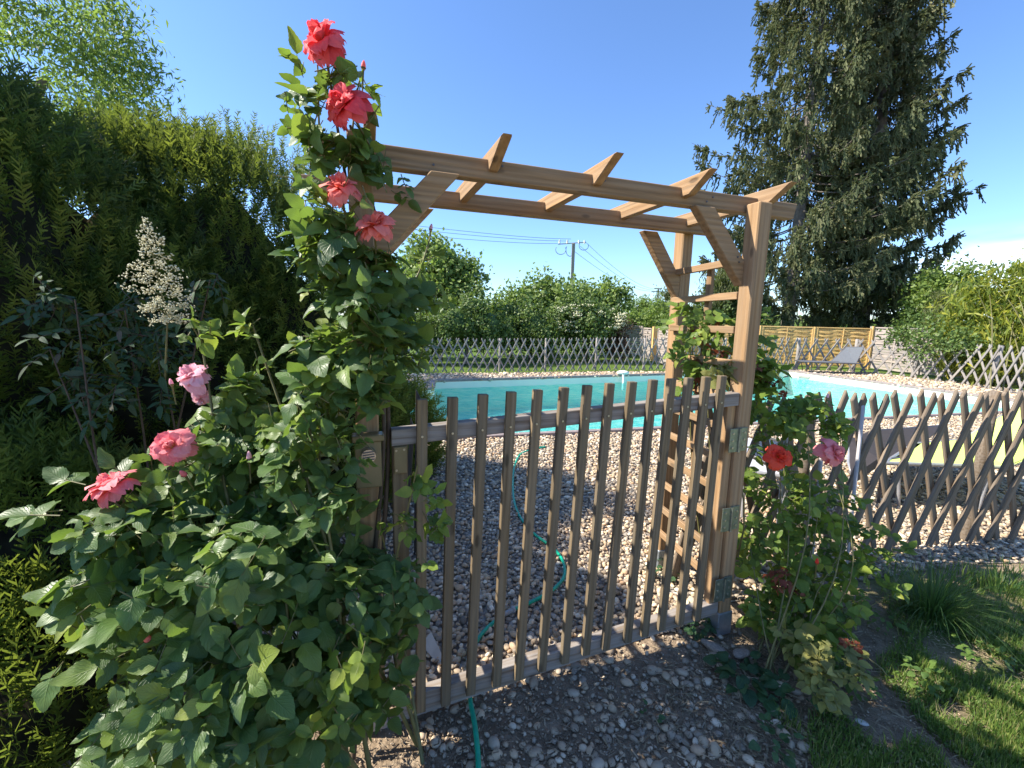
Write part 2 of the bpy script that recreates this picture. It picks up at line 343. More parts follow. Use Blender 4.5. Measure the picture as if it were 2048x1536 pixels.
def prism(name, poly, p0, ex, ey, ez, depth, mat, parent=None, ch=0.):
    """polygon in the (ex,ey) plane at p0, thickness depth along ez"""
    m = Matrix([[ex[i], ey[i], ez[i], p0[i]] for i in range(3)]+[[0, 0, 0, 1]])
    n = len(poly); V = [(x, y, -depth/2) for x, y in poly]+[(x, y, depth/2) for x, y in poly]
    F = [tuple(range(n))[::-1], tuple(range(n, 2*n))]+[(i, (i+1) % n, n+(i+1) % n, n+i) for i in range(n)]
    bm = bmesh.new(); vs = [bm.verts.new(v) for v in V]
    for f in F: bm.faces.new([vs[i] for i in f])
    bmesh.ops.recalc_face_normals(bm, faces=bm.faces)
    if ch: bmesh.ops.bevel(bm, geom=list(bm.edges), offset=ch, segments=1, affect='EDGES')
    me = bpy.data.meshes.new(name); bm.to_mesh(me); bm.free(); return link(name, me, mat, parent, m)
Z = np.array([0, 0, 1.])

# leaf templates ---------------------------------------------------
def leaf_tpl(w=.72, rows=7, fold=.16, droop=.18, rag=.0, point=1.0, wav=0.):
    V = []; UV = []; F = []
    for i in range(rows+1):
        t = i/rows; hw = w*.5*(sin(pi*min(1, t**.72*1.0)) ** .72 if 0 < t < 1 else 0) * (1-.12*t)
        if 0 < t < 1 and i % 2: hw *= 1-rag
        z0 = -droop*t*t
        for s in (-1, 0, 1):
            V.append((t, s*hw, z0 + (fold*hw*1.0 if s else 0) + (wav*sin(t*9+s*1.7)*hw if s else 0))); UV.append((t, .5+.5*s))
    for i in range(rows):
        for s in (0, 1): a = i*3+s; F.append((a, a+1, a+4, a+3))
    return np.array(V), np.array(F), np.array(UV)
ROSE = [leaf_tpl(.80, 13, .22, .12, .10, wav=.10), leaf_tpl(.88, 13, .05, .28, .10, wav=.18), leaf_tpl(.70, 13, .42, .05, .10, wav=-.14), leaf_tpl(.80, 13, -.08, .45, .10, wav=.22), leaf_tpl(.60, 13, .55, .25, .10, wav=.12), leaf_tpl(.74, 13, .15, -.2, .10, wav=.2)]
LOWROSE = leaf_tpl(.8, 4, .2, .15)
LANCE = leaf_tpl(.36, 5, .2, .18)
RHOMB = (np.array([(0, 0, 0), (.5, -.32, .06), (1, 0, 0), (.5, .32, .06)]), np.array([(0, 1, 2, 3)]), np.array([(0, .5), (.5, 0), (1, .5), (.5, 1)]))
NARROW = (np.array([(0, 0, 0), (.4, -.13, .02), (1, 0, -.12), (.4, .13, .02)]), np.array([(0, 1, 2, 3)]), np.array([(0, .5), (.5, 0), (1, .5), (.5, 1)]))
BLADE = (np.array([(0, -.03, 0), (0, .03, 0), (.5, .024, .0), (.5, -.024, 0), (1, .002, -.22), (1, -.002, -.22)]), np.array([(0, 1, 2, 3), (3, 2, 4, 5)]), np.array([(0, 0), (0, 1), (.5, 1), (.5, 0), (1, 1), (1, 0)]))
def rnd_dir(n): return nrm(rng.normal(size=(n, 3)))

# ------------------------------------------------------------------ ground
def groundmat():
    m, t, o = newmat('soil_and_grass'); g = t.nodes.new('ShaderNodeNewGeometry'); P = g.outputs['Position']
    n1 = noise(t, P, 14, 8, .65); n2 = noise(t, P, 1.6, 5, .6); n3 = noise(t, P, 70, 4, .6)
    soil = ramp(t, n1, [(.3, (.17, .125, .085)), (.55, (.31, .235, .16)), (.8, (.43, .345, .25))])
    green = ramp(t, n3, [(.3, (.07, .12, .022)), (.7, (.13, .19, .045))])
    s = t.nodes.new('ShaderNodeSeparateXYZ'); t.links.new(P, s.inputs[0])
    far = mr(t, s.outputs[1], 9, 11); rx = mr(t, mth(t, 'ADD', s.outputs[0], mth(t, 'MULTIPLY', n2, 1.4)), 2.3, 3.0)
    near = mth(t, 'MULTIPLY', rx, mr(t, s.outputs[1], 2.6, 2.2))
    f = mth(t, 'MAXIMUM', far, mth(t, 'MULTIPLY', near, mr(t, n2, .35, .6)))
    b = principled(t, o, .95, .1); t.links.new(mixc(t, f, soil, green), b.inputs[0]); t.links.new(bump(t, mth(t, 'ADD', n1, mth(t, 'MULTIPLY', n3, .5)), .9, .03), b.inputs['Normal']); return m
def sheet(name, poly, z, mat, label=None, kind='structure', parent=None):
    o = link(name, mesh(name, [(p[0], p[1], z) for p in poly], [tuple(range(len(poly)))]), mat, parent); tag(o, label, None, None, kind); return o
# pool outline (world)
NL, NR = np.array([-.95, 5.08]), np.array([10.40, 8.03]); FR_, FL_ = np.array([8.56, 13.62]), np.array([-1.73, 9.79])
E1, E2, E3, E4 = np.array([-1.56, 8.76]), np.array([-2.95, 8.25]), np.array([-2.5, 5.72]), np.array([-1.14, 6.14])
POOL = [NL, NR, FR_, FL_, E1, E2, E3, E4]
M_ground = groundmat()
def ring_ground():
    # one sheet to the horizon with the pool cut out
    bm = bmesh.new(); R_ = 600; outer = [(-R_, -R_), (R_, -R_), (R_, R_), (-R_, R_)]
    vo = [bm.verts.new((x, y, -.012)) for x, y in outer]; vi = [bm.verts.new((p[0], p[1], -.012)) for p in POOL]
    eo = [bm.edges.new((vo[i], vo[(i+1) % 4])) for i in range(4)]; ei = [bm.edges.new((vi[i], vi[(i+1) % 8])) for i in range(8)]
    bmesh.ops.triangle_fill(bm, use_beauty=True, edges=eo+ei)
    me = bpy.data.meshes.new('ground'); bm.to_mesh(me); bm.free()
    o = link('ground', me, M_ground); tag(o, 'bare soil and grass running to the trees', None, None, 'structure'); return o
GROUND = ring_ground()
def gravelmat():
    m, t, o = newmat('gravel_base'); g = t.nodes.new('ShaderNodeNewGeometry')
    v = t.nodes.new('ShaderNodeTexVoronoi'); v.inputs['Scale'].default_value = 26; t.links.new(g.outputs['Position'], v.inputs['Vector'])
    s = t.nodes.new('ShaderNodeSeparateXYZ'); t.links.new(v.outputs['Color'], s.inputs[0])
    c = ramp(t, s.outputs[0], [(0, (.16, .14, .12)), (.4, (.34, .28, .22)), (.7, (.44, .38, .31)), (1, (.58, .53, .46))])
    c = mixc(t, mr(t, v.outputs['Distance'], .3, .62, 0, .6), c, (.17, .15, .13))
    b = principled(t, o, .9, .2); t.links.new(c, b.inputs[0]); t.links.new(bump(t, mth(t, 'SUBTRACT', 1., v.outputs['Distance']), 1., .02), b.inputs['Normal']); return m
M_grav = gravelmat()
GRAV_OUT = [A(-1.9, .02)[:2], A(.05, .02)[:2], A(.1, .12)[:2], A(2.0,-.05)[:2], A(3.2,-.38)[:2], A(7.5, -1.2)[:2], np.array([11.9, 7.2]), np.array([12.0, 11.2]), np.array([11.1, 13.6]), np.array([9.3, 14.0]), np.array([-3.6, 10.75]), np.array([-4.2, 6])]
def gravel_sheet():
    bm = bmesh.new(); vo = [bm.verts.new((p[0], p[1], -.006)) for p in GRAV_OUT]; vi = [bm.verts.new((p[0], p[1], -.006)) for p in POOL]
    n = len(vo); eo = [bm.edges.new((vo[i], vo[(i+1) % n])) for i in range(n)]; ei = [bm.edges.new((vi[i], vi[(i+1) % 8])) for i in range(8)]
    bmesh.ops.triangle_fill(bm, use_beauty=True, edges=eo+ei)
    me = bpy.data.meshes.new('gravel_bed'); bm.to_mesh(me); bm.free()
    o = link('gravel_bed', me, M_grav); tag(o, 'bed of rounded river gravel around the pool', None, None, 'structure'); return o
GRAV = gravel_sheet()
def inside(P, poly):
    x, y = P[:, 0], P[:, 1]; c = np.zeros(len(P), bool); n = len(poly)
    for i in range(n):
        x1, y1 = poly[i][:2]; x2, y2 = poly[(i+1) % n][:2]
        k = ((y1 > y) != (y2 > y)) & (x < (x2-x1)*(y-y1)/(y2-y1+1e-12)+x1); c ^= k
    return c
def project(P):
    d = P-CAM; z = d@fwd; return 1024+CF*(d@rgt)/z, 768-CF*(d@upv)/z, z
def inview(P, m=130):
    x, y, z = project(P); return (z > .1) & (x > -m) & (x < 2048+m) & (y > -m) & (y < 1536+m)
def ico(sub):
    bm = bmesh.new(); bmesh.ops.create_icosphere(bm, subdivisions=sub, radius=.5)
    V = np.array([v.co[:] for v in bm.verts]); F = np.array([[v.index for v in f.verts] for f in bm.faces]); bm.free(); return V, F
ICO1, ICO2 = ico(1), ico(2)
def pebtpl(base, seed):
    r = np.random.default_rng(seed); V, F = base; V = V.copy()
    for _ in range(4):
        d = nrm(r.normal(size=3)); V += d*(np.sin(V@d*4+r.random()*6)*.06)[:, None]
    V = V*np.array([1, .74, .5]); return V, F, None
def pebbles(P, size, base, nvar=4, flat=.35):
    L = []; n = len(P); idx = rng.integers(0, nvar, n)
    for k in range(nvar):
        q = P[idx == k]
        if not len(q): continue
        a = rng.random(len(q))*2*pi; up = nrm(np.stack([rng.normal(0, flat, len(q)), rng.normal(0, flat, len(q)), np.ones(len(q))], 1))
        L.append(tile(pebtpl(base, k+3), q, frames(np.stack([np.cos(a), np.sin(a), rng.normal(0, .2, len(q))], 1), up), size[idx == k]))
    return L
def jitter(x0, x1, y0, y1, sp):
    X, Y = np.meshgrid(np.arange(x0, x1, sp), np.arange(y0, y1, sp)); P = np.stack([X.ravel(), Y.ravel()], 1); return P+rng.uniform(-.42, .42, P.shape)*sp
def to3(P, z): return np.column_stack([P, np.broadcast_to(z, len(P))])
# gravel behind the gate, finer meshes close, coarser far
P = jitter(-1.5, 3.4, 1.3, 3.4, .026); P = P[inside(P, GRAV_OUT) & ~inside(P, POOL)]; P3 = to3(P, 0.); P3 = P3[inview(P3)]
P3[:, 2] = rng.uniform(-.002, .012, len(P3)); s = rng.lognormal(-3.54, .24, len(P3))
nr = P3[:, 1] < 2.35; L = pebbles(P3[nr], s[nr], ICO2)+pebbles(P3[~nr], s[~nr]*1.06, ICO1)
P = jitter(-3.5, 9, 3.4, 8.4, .035); P = P[inside(P, GRAV_OUT) & ~inside(P, POOL)]; P3b = to3(P, 0.); P3b = P3b[inview(P3b)]; P3b = P3b[project(P3b)[0] > 780]
P3b[:, 2] = rng.uniform(-.002, .014, len(P3b)); L += pebbles(P3b, rng.lognormal(-3.22, .24, len(P3b)), ICO1)
P = jitter(3.4, 5, 1.5, 3.4, .03); P = P[inside(P, GRAV_OUT)]; P3c = to3(P, .004); P3c = P3c[inview(P3c)]; L += pebbles(P3c, rng.lognormal(-3.3, .2, len(P3c)), ICO1)
P = jitter(-3.5, 12, 8.4, 14.2, .085); P = P[inside(P, GRAV_OUT) & ~inside(P, POOL)]; P3d = to3(P, .004); P3d = P3d[inview(P3d)]; L += pebbles(P3d, rng.lognormal(-2.5, .25, len(P3d)), ICO1)
g = stuffobj('gravel', L, M_peb, GRAV, True)
# stones lying in the soil in front of the gate: the big ones singly, the rest as one mass
def soil_stones():
    pts = []
    for _ in range(3800):
        x = rng.uniform(840, 1640); y = rng.uniform(1210, 1560)
        w = 1.0 if x < 1480 else .35
        if y < 1430-.36*(x-850)-10: continue
        if rng.random() > w*(.45+.55*((y > 1330))): continue
        q = gz(x, y)
        pts.append(q)
    pts = np.array(pts); keep = []
    for q in pts:
        if all((q[0]-k[0])**2+(q[1]-k[1])**2 > .021**2 for k in keep[-900:]): keep.append(q)
    keep = np.array(keep); n = len(keep); sz = rng.lognormal(-3.78, .38, n); sz = np.clip(sz, .009, .055)
    return keep, sz
SP, SZ = soil_stones(); order = np.argsort(-SZ); nb = 240
BM = []
for k in range(6):
    V, F, _ = pebtpl(ICO2, 50+k); BM.append(mesh('stone', V, F, True)); BM[-1].materials.append(M_pebo)
for i in order[:nb]:
    s = SZ[i]; m = Matrix.Translation(Vector((SP[i][0], SP[i][1], s*.16-.01))) @ Matrix.Rotation(rng.random()*6.28, 4, 'Z') @ Matrix.Rotation(rng.normal(0, .3), 4, 'X') @ Matrix.Scale(s, 4)
    link('stone', BM[i % 6], None, GROUND, m)
q = SP[order[nb:]].copy(); q[:, 2] = -.004; stuffobj('small_stones', pebbles(q, SZ[order[nb:]], ICO1), M_pebd, GROUND, True)
P = np.array([gz(rng.uniform(500, 2048), rng.uniform(1230, 1560)) for _ in range(5200)]); P[:, 2] = -.006
P = P[~inside(P[:, :2], GRAV_OUT)]
stuffobj('grit', pebbles(P, rng.uniform(.003, .011, len(P)), ICO1), M_pebd, GROUND, True)
# bark chips and straw
def litter(name, mat, n, fx, Lr, tpl, flat=.25, parent=None):
    P = np.array([fx() for _ in range(n)]); P[:, 2] += rng.uniform(-.004, .012, n); a = rng.random(n)*2*pi
    d = np.stack([np.cos(a), np.sin(a), rng.normal(0, flat, n)], 1); up = nrm(np.stack([rng.normal(0, .5, n), rng.normal(0, .5, n), np.ones(n)], 1))
    return stuffobj(name, [tile(tpl, P, frames(d, up), rng.uniform(*Lr, n))], mat, parent)
CHIP = (np.array([(0, -.1, 0), (1, -.07, .02), (1, .07, 0), (0, .1, .03), (0, 0, -.08), (1, 0, -.08)]), np.array([(0, 1, 2, 3), (0, 4, 5, 1), (3, 2, 5, 4)]), np.zeros((6, 2)))
def fchip():
    while True:
        x, y = rng.uniform(560, 1560), rng.uniform(1230, 1560)
        if y > 1440-.36*(x-850): return gz(x, y)
litter('bark_chips', M_chip, 1500, fchip, (.010, .032), CHIP, parent=GROUND)
NARROW_ = (NARROW[0]*np.array([1, .22, 1]), NARROW[1], NARROW[2])
litter("dry_stems", M_straw, 800, lambda: gz(rng.normal(1400, 100), rng.normal(1390, 70)), (.03, .08), NARROW_, .12, parent=GROUND)
litter('dry_stems', M_straw, 3200, lambda: gz(rng.uniform(1450, 2100), rng.uniform(1180, 1560)), (.03, .09), NARROW_, .12, parent=GROUND)

# ------------------------------------------------------------------ pool
pool = empty('swimming_pool', (4, 9, 0), 'large turquoise swimming pool with dark coping behind the gate', 'swimming pool')
def pool_shell():
    D = -.72; n = 8; V = [(p[0], p[1], -.02) for p in POOL]+[(p[0], p[1], D) for p in POOL]
    bm = bmesh.new(); vs = [bm.verts.new(v) for v in V]
    for i in range(n): bm.faces.new([vs[i], vs[n+i], vs[n+(i+1) % n], vs[(i+1) % n]])
    bm.faces.new(vs[n:])
    me = bpy.data.meshes.new('pool_shell'); bm.to_mesh(me); bm.free(); return link('pool_shell', me, M_liner, pool)
pool_shell()
def cope(a, b, wd=.085):
    a3, b3 = np.array([*a, .012]), np.array([*b, .012]); L_ = np.linalg.norm(b3-a3); d = (b3-a3)/L_; out_ = np.array([d[1], -d[0], 0]); n = max(1, int(L_/.98))
    for i in range(n):
        p = a3+d*(L_*i/n+.002)+out_*wd/2; q = a3+d*(L_*(i+1)/n-.002)+out_*wd/2
        board('coping_stone', p, q, wd, .055, Z, M_coping, pool, .006)
for i in range(8): cope(POOL[i], POOL[(i+1) % 8])
def watermat():
    m, t, o = newmat('pool_water'); g = t.nodes.new('ShaderNodeNewGeometry')
    mpn = t.nodes.new('ShaderNodeMapping'); mpn.inputs['Scale'].default_value = (1., 2.2, 1.); mpn.inputs['Rotation'].default_value = (0, 0, -.34); t.links.new(g.outputs['Position'], mpn.inputs[0])
    h = mth(t, 'ADD', noise(t, mpn.outputs[0], 4.2, 5, .6, .8), mth(t, 'MULTIPLY', noise(t, mpn.outputs[0], 15, 3, .5, .5), .35))
    bn = bump(t, h, 1., .12)
    tr = t.nodes.new('ShaderNodeBsdfTransparent'); c = ramp(t, h, [(.50, (.20, .80, .86)), (.67, (.38, .92, .94)), (.82, (.74, .99, .98))]); t.links.new(c, tr.inputs[0])
    gl = t.nodes.new('ShaderNodeBsdfGlossy'); gl.inputs['Roughness'].default_value = .03; gl.inputs[0].default_value = (1, 1, 1, 1); t.links.new(bn, gl.inputs['Normal'])
    fr = t.nodes.new('ShaderNodeFresnel'); fr.inputs[0].default_value = 1.33; t.links.new(bn, fr.inputs['Normal'])
    mx_ = t.nodes.new('ShaderNodeMixShader'); t.links.new(mth(t, 'MULTIPLY', fr.outputs[0], .7), mx_.inputs[0]); t.links.new(tr.outputs[0], mx_.inputs[1]); t.links.new(gl.outputs[0], mx_.inputs[2]); t.links.new(mx_.outputs[0], o.inputs[0]); return m
wpoly = [p+(np.array([4, 9])-p)*0. for p in POOL]
sheet('water', wpoly, -.17, watermat(), 'turquoise rippled pool water', 'structure')
# alarm box on the far edge, skimmer mouth in the right wall
pa = gz(1247, 752); al = empty('pool_alarm', (pa[0], pa[1], 0), 'white domed float alarm on the far pool edge', 'pool alarm')
V, F = ICO2; V = V*np.array([.34, .26, .12]); link('housing', mesh('housing', V, F, True), M_white, al, Matrix.Translation(Vector((pa[0]-.02, pa[1], .09))))
tubes('stem', [tubearr([(pa[0]-.03, pa[1]-.10, .05), (pa[0]-.03, pa[1]-.13, -.05), (pa[0]-.03, pa[1]-.13, -.35)], .032, 10)], M_white, al)
d = nrm(np.array([*(NR-FR_), 0])); pin = np.array([*(FR_+(NR-FR_)*.09), -.11]); nw = np.array([d[1], -d[0], 0])
board('skimmer_mouth', pin-d*.18-nw*(-.0), pin+d*.18, .05, .07, Z, simple('skimmer_grey', (.30, .30, .26), .6), pool, .004)

# ------------------------------------------------------------------ arbour
arb = empty('wooden_arbour', A(-.75, .2), 'brown pine arbour with slatted trellis sides arching over the gate', 'arbour')
ZT, ZB = 1.972, 1.906
PW = .07
def post(u0, v0, z1, base=True):
    board('post', A(u0+PW/2, v0+PW/2, .06), A(u0+PW/2, v0+PW/2, z1), PW, PW, VV, M_arb, arb, .005)
    if base:
        c = A(u0+PW/2, v0+PW/2, 0); board('post_anchor', c+Z*.0, c+Z*.115, PW+.012, PW+.012, VV, M_galv, arb, .003)
post(0, -.08, ZT-.035); post(-1.56, -.08, ZT+.0); post(.095, .475, ZT-.0); post(-1.56, .475, ZT)
def beam(u0, u1, v):
    T = .045; h = ZT-ZB; c = .03
    prism('beam', [(u0, ZT), (u0+c, ZB), (u1-c*.5, ZB), (u1, ZT)], A(0, v+T/2, 0), UU, Z, -VV, T, M_arb, arb, .003)
beam(-1.69, .30, -.002); beam(-1.73, .27, .427)
for i, u in enumerate((-1.513, -1.117, -.722, -.326, .069)):
    zt = 2.0; zb = 1.934
    prism('rafter', [(-.155, zt), (-.015-.03*(i > 2), zb), (.50, zb), (.63, zt)], A(u+.017, 0, 0), VV, Z, UU, .034, M_arb, arb, .003)
def brace(u0, z0, u1, z1, v, w=.07, t=.045):
    # ends cut level under the beam and upright against the post
    d = np.array([u1-u0, z1-z0]); d /= np.linalg.norm(d); n = np.array([-d[1], d[0]])*w/2
    a, b = np.array([u0, z0]), np.array([u1, z1])
    def cut(p, axis, val):
        k = (val-p[axis])/d[axis]; return p+d*k
    P_ = [cut(a+n, 0, u0), cut(a-n, 0, u0), cut(b-n, 1, z1), cut(b+n, 1, z1)]
    prism('brace', [tuple(p) for p in P_], A(0, v+t/2, 0), UU, Z, -VV, t, M_arb, arb, .003)
brace(0.0, 1.655, -.225, ZB-.001, -.03); brace(-1.49, 1.655, -1.265, ZB-.001, -.03)
brace(.095, 1.62, -.11, ZB-.001, .475); brace(-1.49, 1.655, -1.265, ZB-.001, .475)
# trellis sides
for k in range(11):
    z = 1.712-.147*k
    if z < .2: break
    board('rung', A(.0+.012, .012 if 0 else -.005, z), A(.083, .50, z-.004), .022, .032, Z, M_arb, arb, .002)
    board('rung', A(-1.52, -.005, z), A(-1.52, .50, z), .022, .032, Z, M_arb, arb, .002)
board('trellis_bar', A(.075, .235, .1), A(.075, .235, 1.70), .022, .032, VV, M_arb, arb, .002)
board('trellis_bar', A(-1.50, .235, .1), A(-1.50, .235, 1.70), .022, .032, VV, M_arb, arb, .002)
for u, v, z in [(-.20, -.0055, 1.93), (-.17, -.0055, 1.95), (-1.30, -.0055, 1.93), (-.04, -.0325, 1.72), (-.03, -.0325, 1.70)] + [(uu+.05, -.0045, 1.955) for uu in (-1.513, -1.117, -.722, -.326)]:
    disc_('screw', A(u, v, z), -VV, .004, .002, M_darkframe, arb, 8)
# lock on the left post
lkc = A(-1.525, -.10, .985); lb = board('lock_plate', lkc+Z*.075, lkc-Z*.075, .078, .03, VV, M_tan, arb, .003)
board('lock_cover', lkc+Z*.078-VV*.005, lkc+Z*.098-VV*.005, .095, .05, VV, M_tan, arb, .003)
kn = disc('lock_knob', A(-1.525, -.13, 1.022), -VV, .023, .03, M_chrome, arb)
for k in range(4): board('knob_groove', A(-1.525-.017+.0, -.1462, 1.010+.008*k), A(-1.525+.017, -.1462, 1.013+.008*k), .002, .003, Z, M_darkframe, kn, 0)

# ------------------------------------------------------------------ gate
gate = empty('picket_gate', A(-.75, -.08), 'weathered brown picket gate closed between the arbour posts', 'gate')
def lerp(a, b, t): return a+(b-a)*t
def rail(zl0, zl1, zr0, zr1, u0, u1):
    prism('rail', [(u0, zl0), (u1, zr0), (u1, zr1), (u0, zl1)], A(0, -.053, 0), UU, Z, -VV, .044, M_rail, gate, .002)
rail(1.028, 1.082, 1.096, 1.152, -1.452, -.002); rail(.0, .090, .112, .170, -1.452, -.005)
tops = [-1.375+0, -1.277, -1.174, -1.073, -.973, -.873, -.777, -.682, -.585, -.488, -.397, -.311, -.222, -.137]
ttop = [(845, 797), (907, 793), (968, 787), (1025, 782), (1078, 778), (1131, 773), (1178, 769), (1223, 765), (1268, 762), (1310, 758), (1347, 756), (1382, 754), (1417, 752), (1449, 750)]
tbot = [(842, 1427), (892, 1413), (942, 1392), (994, 1375), (1039, 1362), (1085, 1345), (1131, 1329), (1173, 1312), (1213, 1301), (1257, 1287), (1291, 1275), (1325, 1263), (1362, 1252), (1396, 1243)]
def onv(x, y, v):
    d = ray(x, y); t = ((OO+VV*v-CAM)@VV)/(d@VV); return CAM+d*t
for i in range(14):
    a = onv(*ttop[i], -.099); b = onv(*tbot[i], -.099); b[2] = max(b[2], .02)
    a, b = a+VV*.0115-Z*.004, b+VV*.0115
    pk = board('picket', b, a, .034, .023, -VV, M_gate, gate, .002)
    for f in ((1.055+.005*i)/1.2,):
        c = b+(a-b)*((1.06+.0045*i-b[2])/(a[2]-b[2])); disc('screw', c-VV*.0125, -VV, .0042, .003, M_screw, pk, 8)
board('stile', A(-1.425, -.05, .07), A(-1.425, -.05, 1.03), .05, .036, VV, M_gate, gate, .002)
board('stile', A(-.032, -.05, .15), A(-.032, -.05, 1.10), .045, .036, VV, M_arb, gate, .002)
board('latch_plate', A(-1.425, -.075, .935), A(-1.425, -.075, 1.026), .042, .012, VV, M_tan, gate, .002)
for du, z in ((-.013, .947), (-.013, 1.014), (.012, 1.016)): disc('screw', A(-1.425+du, -.0815, z), -VV, .004, .003, M_screw, gate, 8)
for z0, z1 in ((.895, 1.0), (.53, .64), (.19, .30)):
    for s in (-1, 1):
        c = -.002+s*.027; hp = board('hinge_plate', A(c, -.0925 if s < 0 else -.0855, z0), A(c, -.0925 if s < 0 else -.0855, z1), .048, .004, VV, M_hinge, gate, .001)
        for zz in (.2, .5, .8): disc('screw', A(c+s*.008, -.096 if s < 0 else -.089, lerp(z0, z1, zz)), -VV, .0055, .004, M_screw, hp, 8)
    tubes('hinge_pin', [tubearr([A(-.002, -.097, z0), A(-.002, -.097, z1)], .006, 8)], M_hinge, gate)

# ------------------------------------------------------------------ lattice fences
def polyl(pts):
    pts = np.asarray(pts, float); s = np.r_[0, np.cumsum(np.linalg.norm(np.diff(pts, axis=0), axis=1))]
    def f(t):
        t = float(np.clip(t, 0, s[-1]-1e-6)); i = int(np.searchsorted(s, t, side='right')-1); i = min(i, len(pts)-2); return pts[i]+(pts[i+1]-pts[i])*((t-s[i])/(s[i+1]-s[i]))
    return f, s[-1]
_sl = {}
def slat(a, b, w, t, n, mat, root, sg):
    m, L_ = beamM(a, b, n); k = (round(L_, 2), w, t, mat.name, sg)
    if k not in _sl:
        L_ = round(L_, 2); c = w*.95; top = [(L_/2-c, -w/2), (L_/2, w/2)] if sg > 0 else [(L_/2, -w/2), (L_/2-c, w/2)]
        poly = [(-L_/2, w/2), (-L_/2, -w/2)]+top; q = len(poly)
        V = [(x, y, -t/2) for x, y in poly]+[(x, y, t/2) for x, y in poly]; F = [tuple(range(q))[::-1], tuple(range(q, 2*q))]+[(i, (i+1) % q, q+(i+1) % q, q+i) for i in range(q)]
        bm = bmesh.new(); vs = [bm.verts.new(v) for v in V]
        for f_ in F: bm.faces.new([vs[i] for i in f_])
        bmesh.ops.recalc_face_normals(bm, faces=bm.faces); bmesh.ops.bevel(bm, geom=list(bm.edges), offset=.005, segments=1, affect='EDGES')
        me = bpy.data.meshes.new('slat'); bm.to_mesh(me); bm.free(); me.materials.append(mat); _sl[k] = me
    return link('slat', _sl[k], None, root, m)
def lattice(name, pts, h, pitch, du, mat, label, posts, pr=.035, w=.05, t=.022, ph=0., z0=.02, round_posts=True, jit=.01, pmat=None):
    f, L_ = polyl(pts); hf = h if callable(h) else (lambda s: h)
    c = f(L_/2); root = empty(name, (c[0], c[1], 0), label, 'fence')
    k = 0; s = -du+ph
    while s < L_:
        for sg in (1, -1):
            s_ = s+(pitch*.5 if sg < 0 else 0); sa, sb = (s_, s_+du) if sg > 0 else (s_+du, s_)
            if min(sa, sb) < -du*.5 or max(sa, sb) > L_+du*.5: continue
            a = f(sa); b = f(sb); a = np.array([a[0], a[1], z0]); b = np.array([b[0], b[1], hf((sa+sb)/2)+rng.normal(0, jit)])
            a[:2] += rng.normal(0, jit*.6, 2); b[:2] += rng.normal(0, jit*.9, 2); dd = f(min(L_, max(sa, sb)))-f(max(0, min(sa, sb))); n = nrm(np.array([dd[1], -dd[0], 0.])) if np.linalg.norm(dd) > 1e-6 else np.array([0, -1., 0])
            off = n*(t*.55*sg); a = a+off; b = b+off
            slat(a, b, w, t, n, mat, root, sg)
        s += pitch
    for sp, ang in posts:
        q = f(sp); dd = f(min(L_, sp+.2))-f(max(0, sp-.2)); n = nrm(np.array([dd[1], -dd[0], 0.])); b = np.array([q[0], q[1], 0])-n*(t+pr)
        e = b+Z*(hf(sp)*(.9 if pr > .036 and L_ < 4.5 else .99))+np.array([dd[0], dd[1], 0])/max(1e-6, np.linalg.norm(dd))*ang
        tubes('post', [tubearr([b, (b+e)/2, e, e+Z*.004], [pr, pr, pr*.95, .001], 10)], pmat or mat, root)
    return root
nf = lattice('lattice_fence', [A(.10, .36)[:2], A(1.4, .24)[:2], A(3.9, -.18)[:2]], 1.05, .168, .35, M_latn, 'near brown diagonal lattice fence running right from the rose beside the gate', [(2.28, .02), (.9, 0)], .032, .042, .022, ph=.05)
ffp = [(-4.2, 10.75), (-2.11, 11.36), (-.34, 11.72), (.92, 12.12), (2.4, 12.6), (3.88, 12.95), (4.73, 13.15), (8.91, 13.95)]
_, Lf = polyl(ffp)
def spos(pts, q):
    f, L_ = polyl(pts); ss = np.linspace(0, L_, 800); P_ = np.array([f(s) for s in ss]); return ss[np.argmin(((P_-np.array(q))**2).sum(1))]
lattice('lattice_fence', ffp, lambda s: .86+.16*s/Lf, .225, .46, M_lat, 'long far grey lattice fence along the lawn behind the pool', [(spos(ffp, q), 0.) for q in ((-.34, 11.72), (.92, 12.12), (2.4, 12.6), (3.88, 12.95), (6.5, 13.5))], .03, .038, .018)
rfp = [(8.93, 13.98), (10.5, 13.85), (11.25, 12.75), (11.5, 10.9), (11.1, 9.5), (10.7, 8.7), (10.4, 7.7)]
_, Lr = polyl(rfp)
lattice('lattice_fence', rfp, lambda s: 1.02+.06*s/Lr, .32, .60, M_lat, 'grey lattice fence curving round the right end of the pool, behind the lime lounger', [(.12, .0), (1.75, 0), (3.2, .12), (5.1, .2)], .05, .052, .022)
# broken pales by the yew, seen behind the left end of the gate
bf = empty('pale_fence', (-.62, 2.35, 0), 'row of dark rotten pales behind the left end of the gate', 'fence')
for i, (x, y0, Y, w_) in enumerate([(838, 778, 2.5, .035), (852, 800, 2.62, .03), (826, 835, 2.8, .03), (812, 850, 3.0, .025), (800, 855, 3.2, .03), (846, 830, 2.4, .02)]):
    a = at(x, y0, Y); b = np.array([a[0]-.03-.02*i % .05, a[1]+.03, 0.]); m, L_ = beamM(b, a, (0, -1, 0))
    prism('pale', [(-L_/2, -w_/2), (L_/2-.07, -w_/2), (L_/2, w_/2), (-L_/2, w_/2)], (a+b)/2, nrm(a-b), nrm(np.cross((0, -1, 0), a-b)), nrm(np.cross(nrm(a-b), nrm(np.cross((0, -1, 0), a-b)))), .014, M_latd, bf, .002)

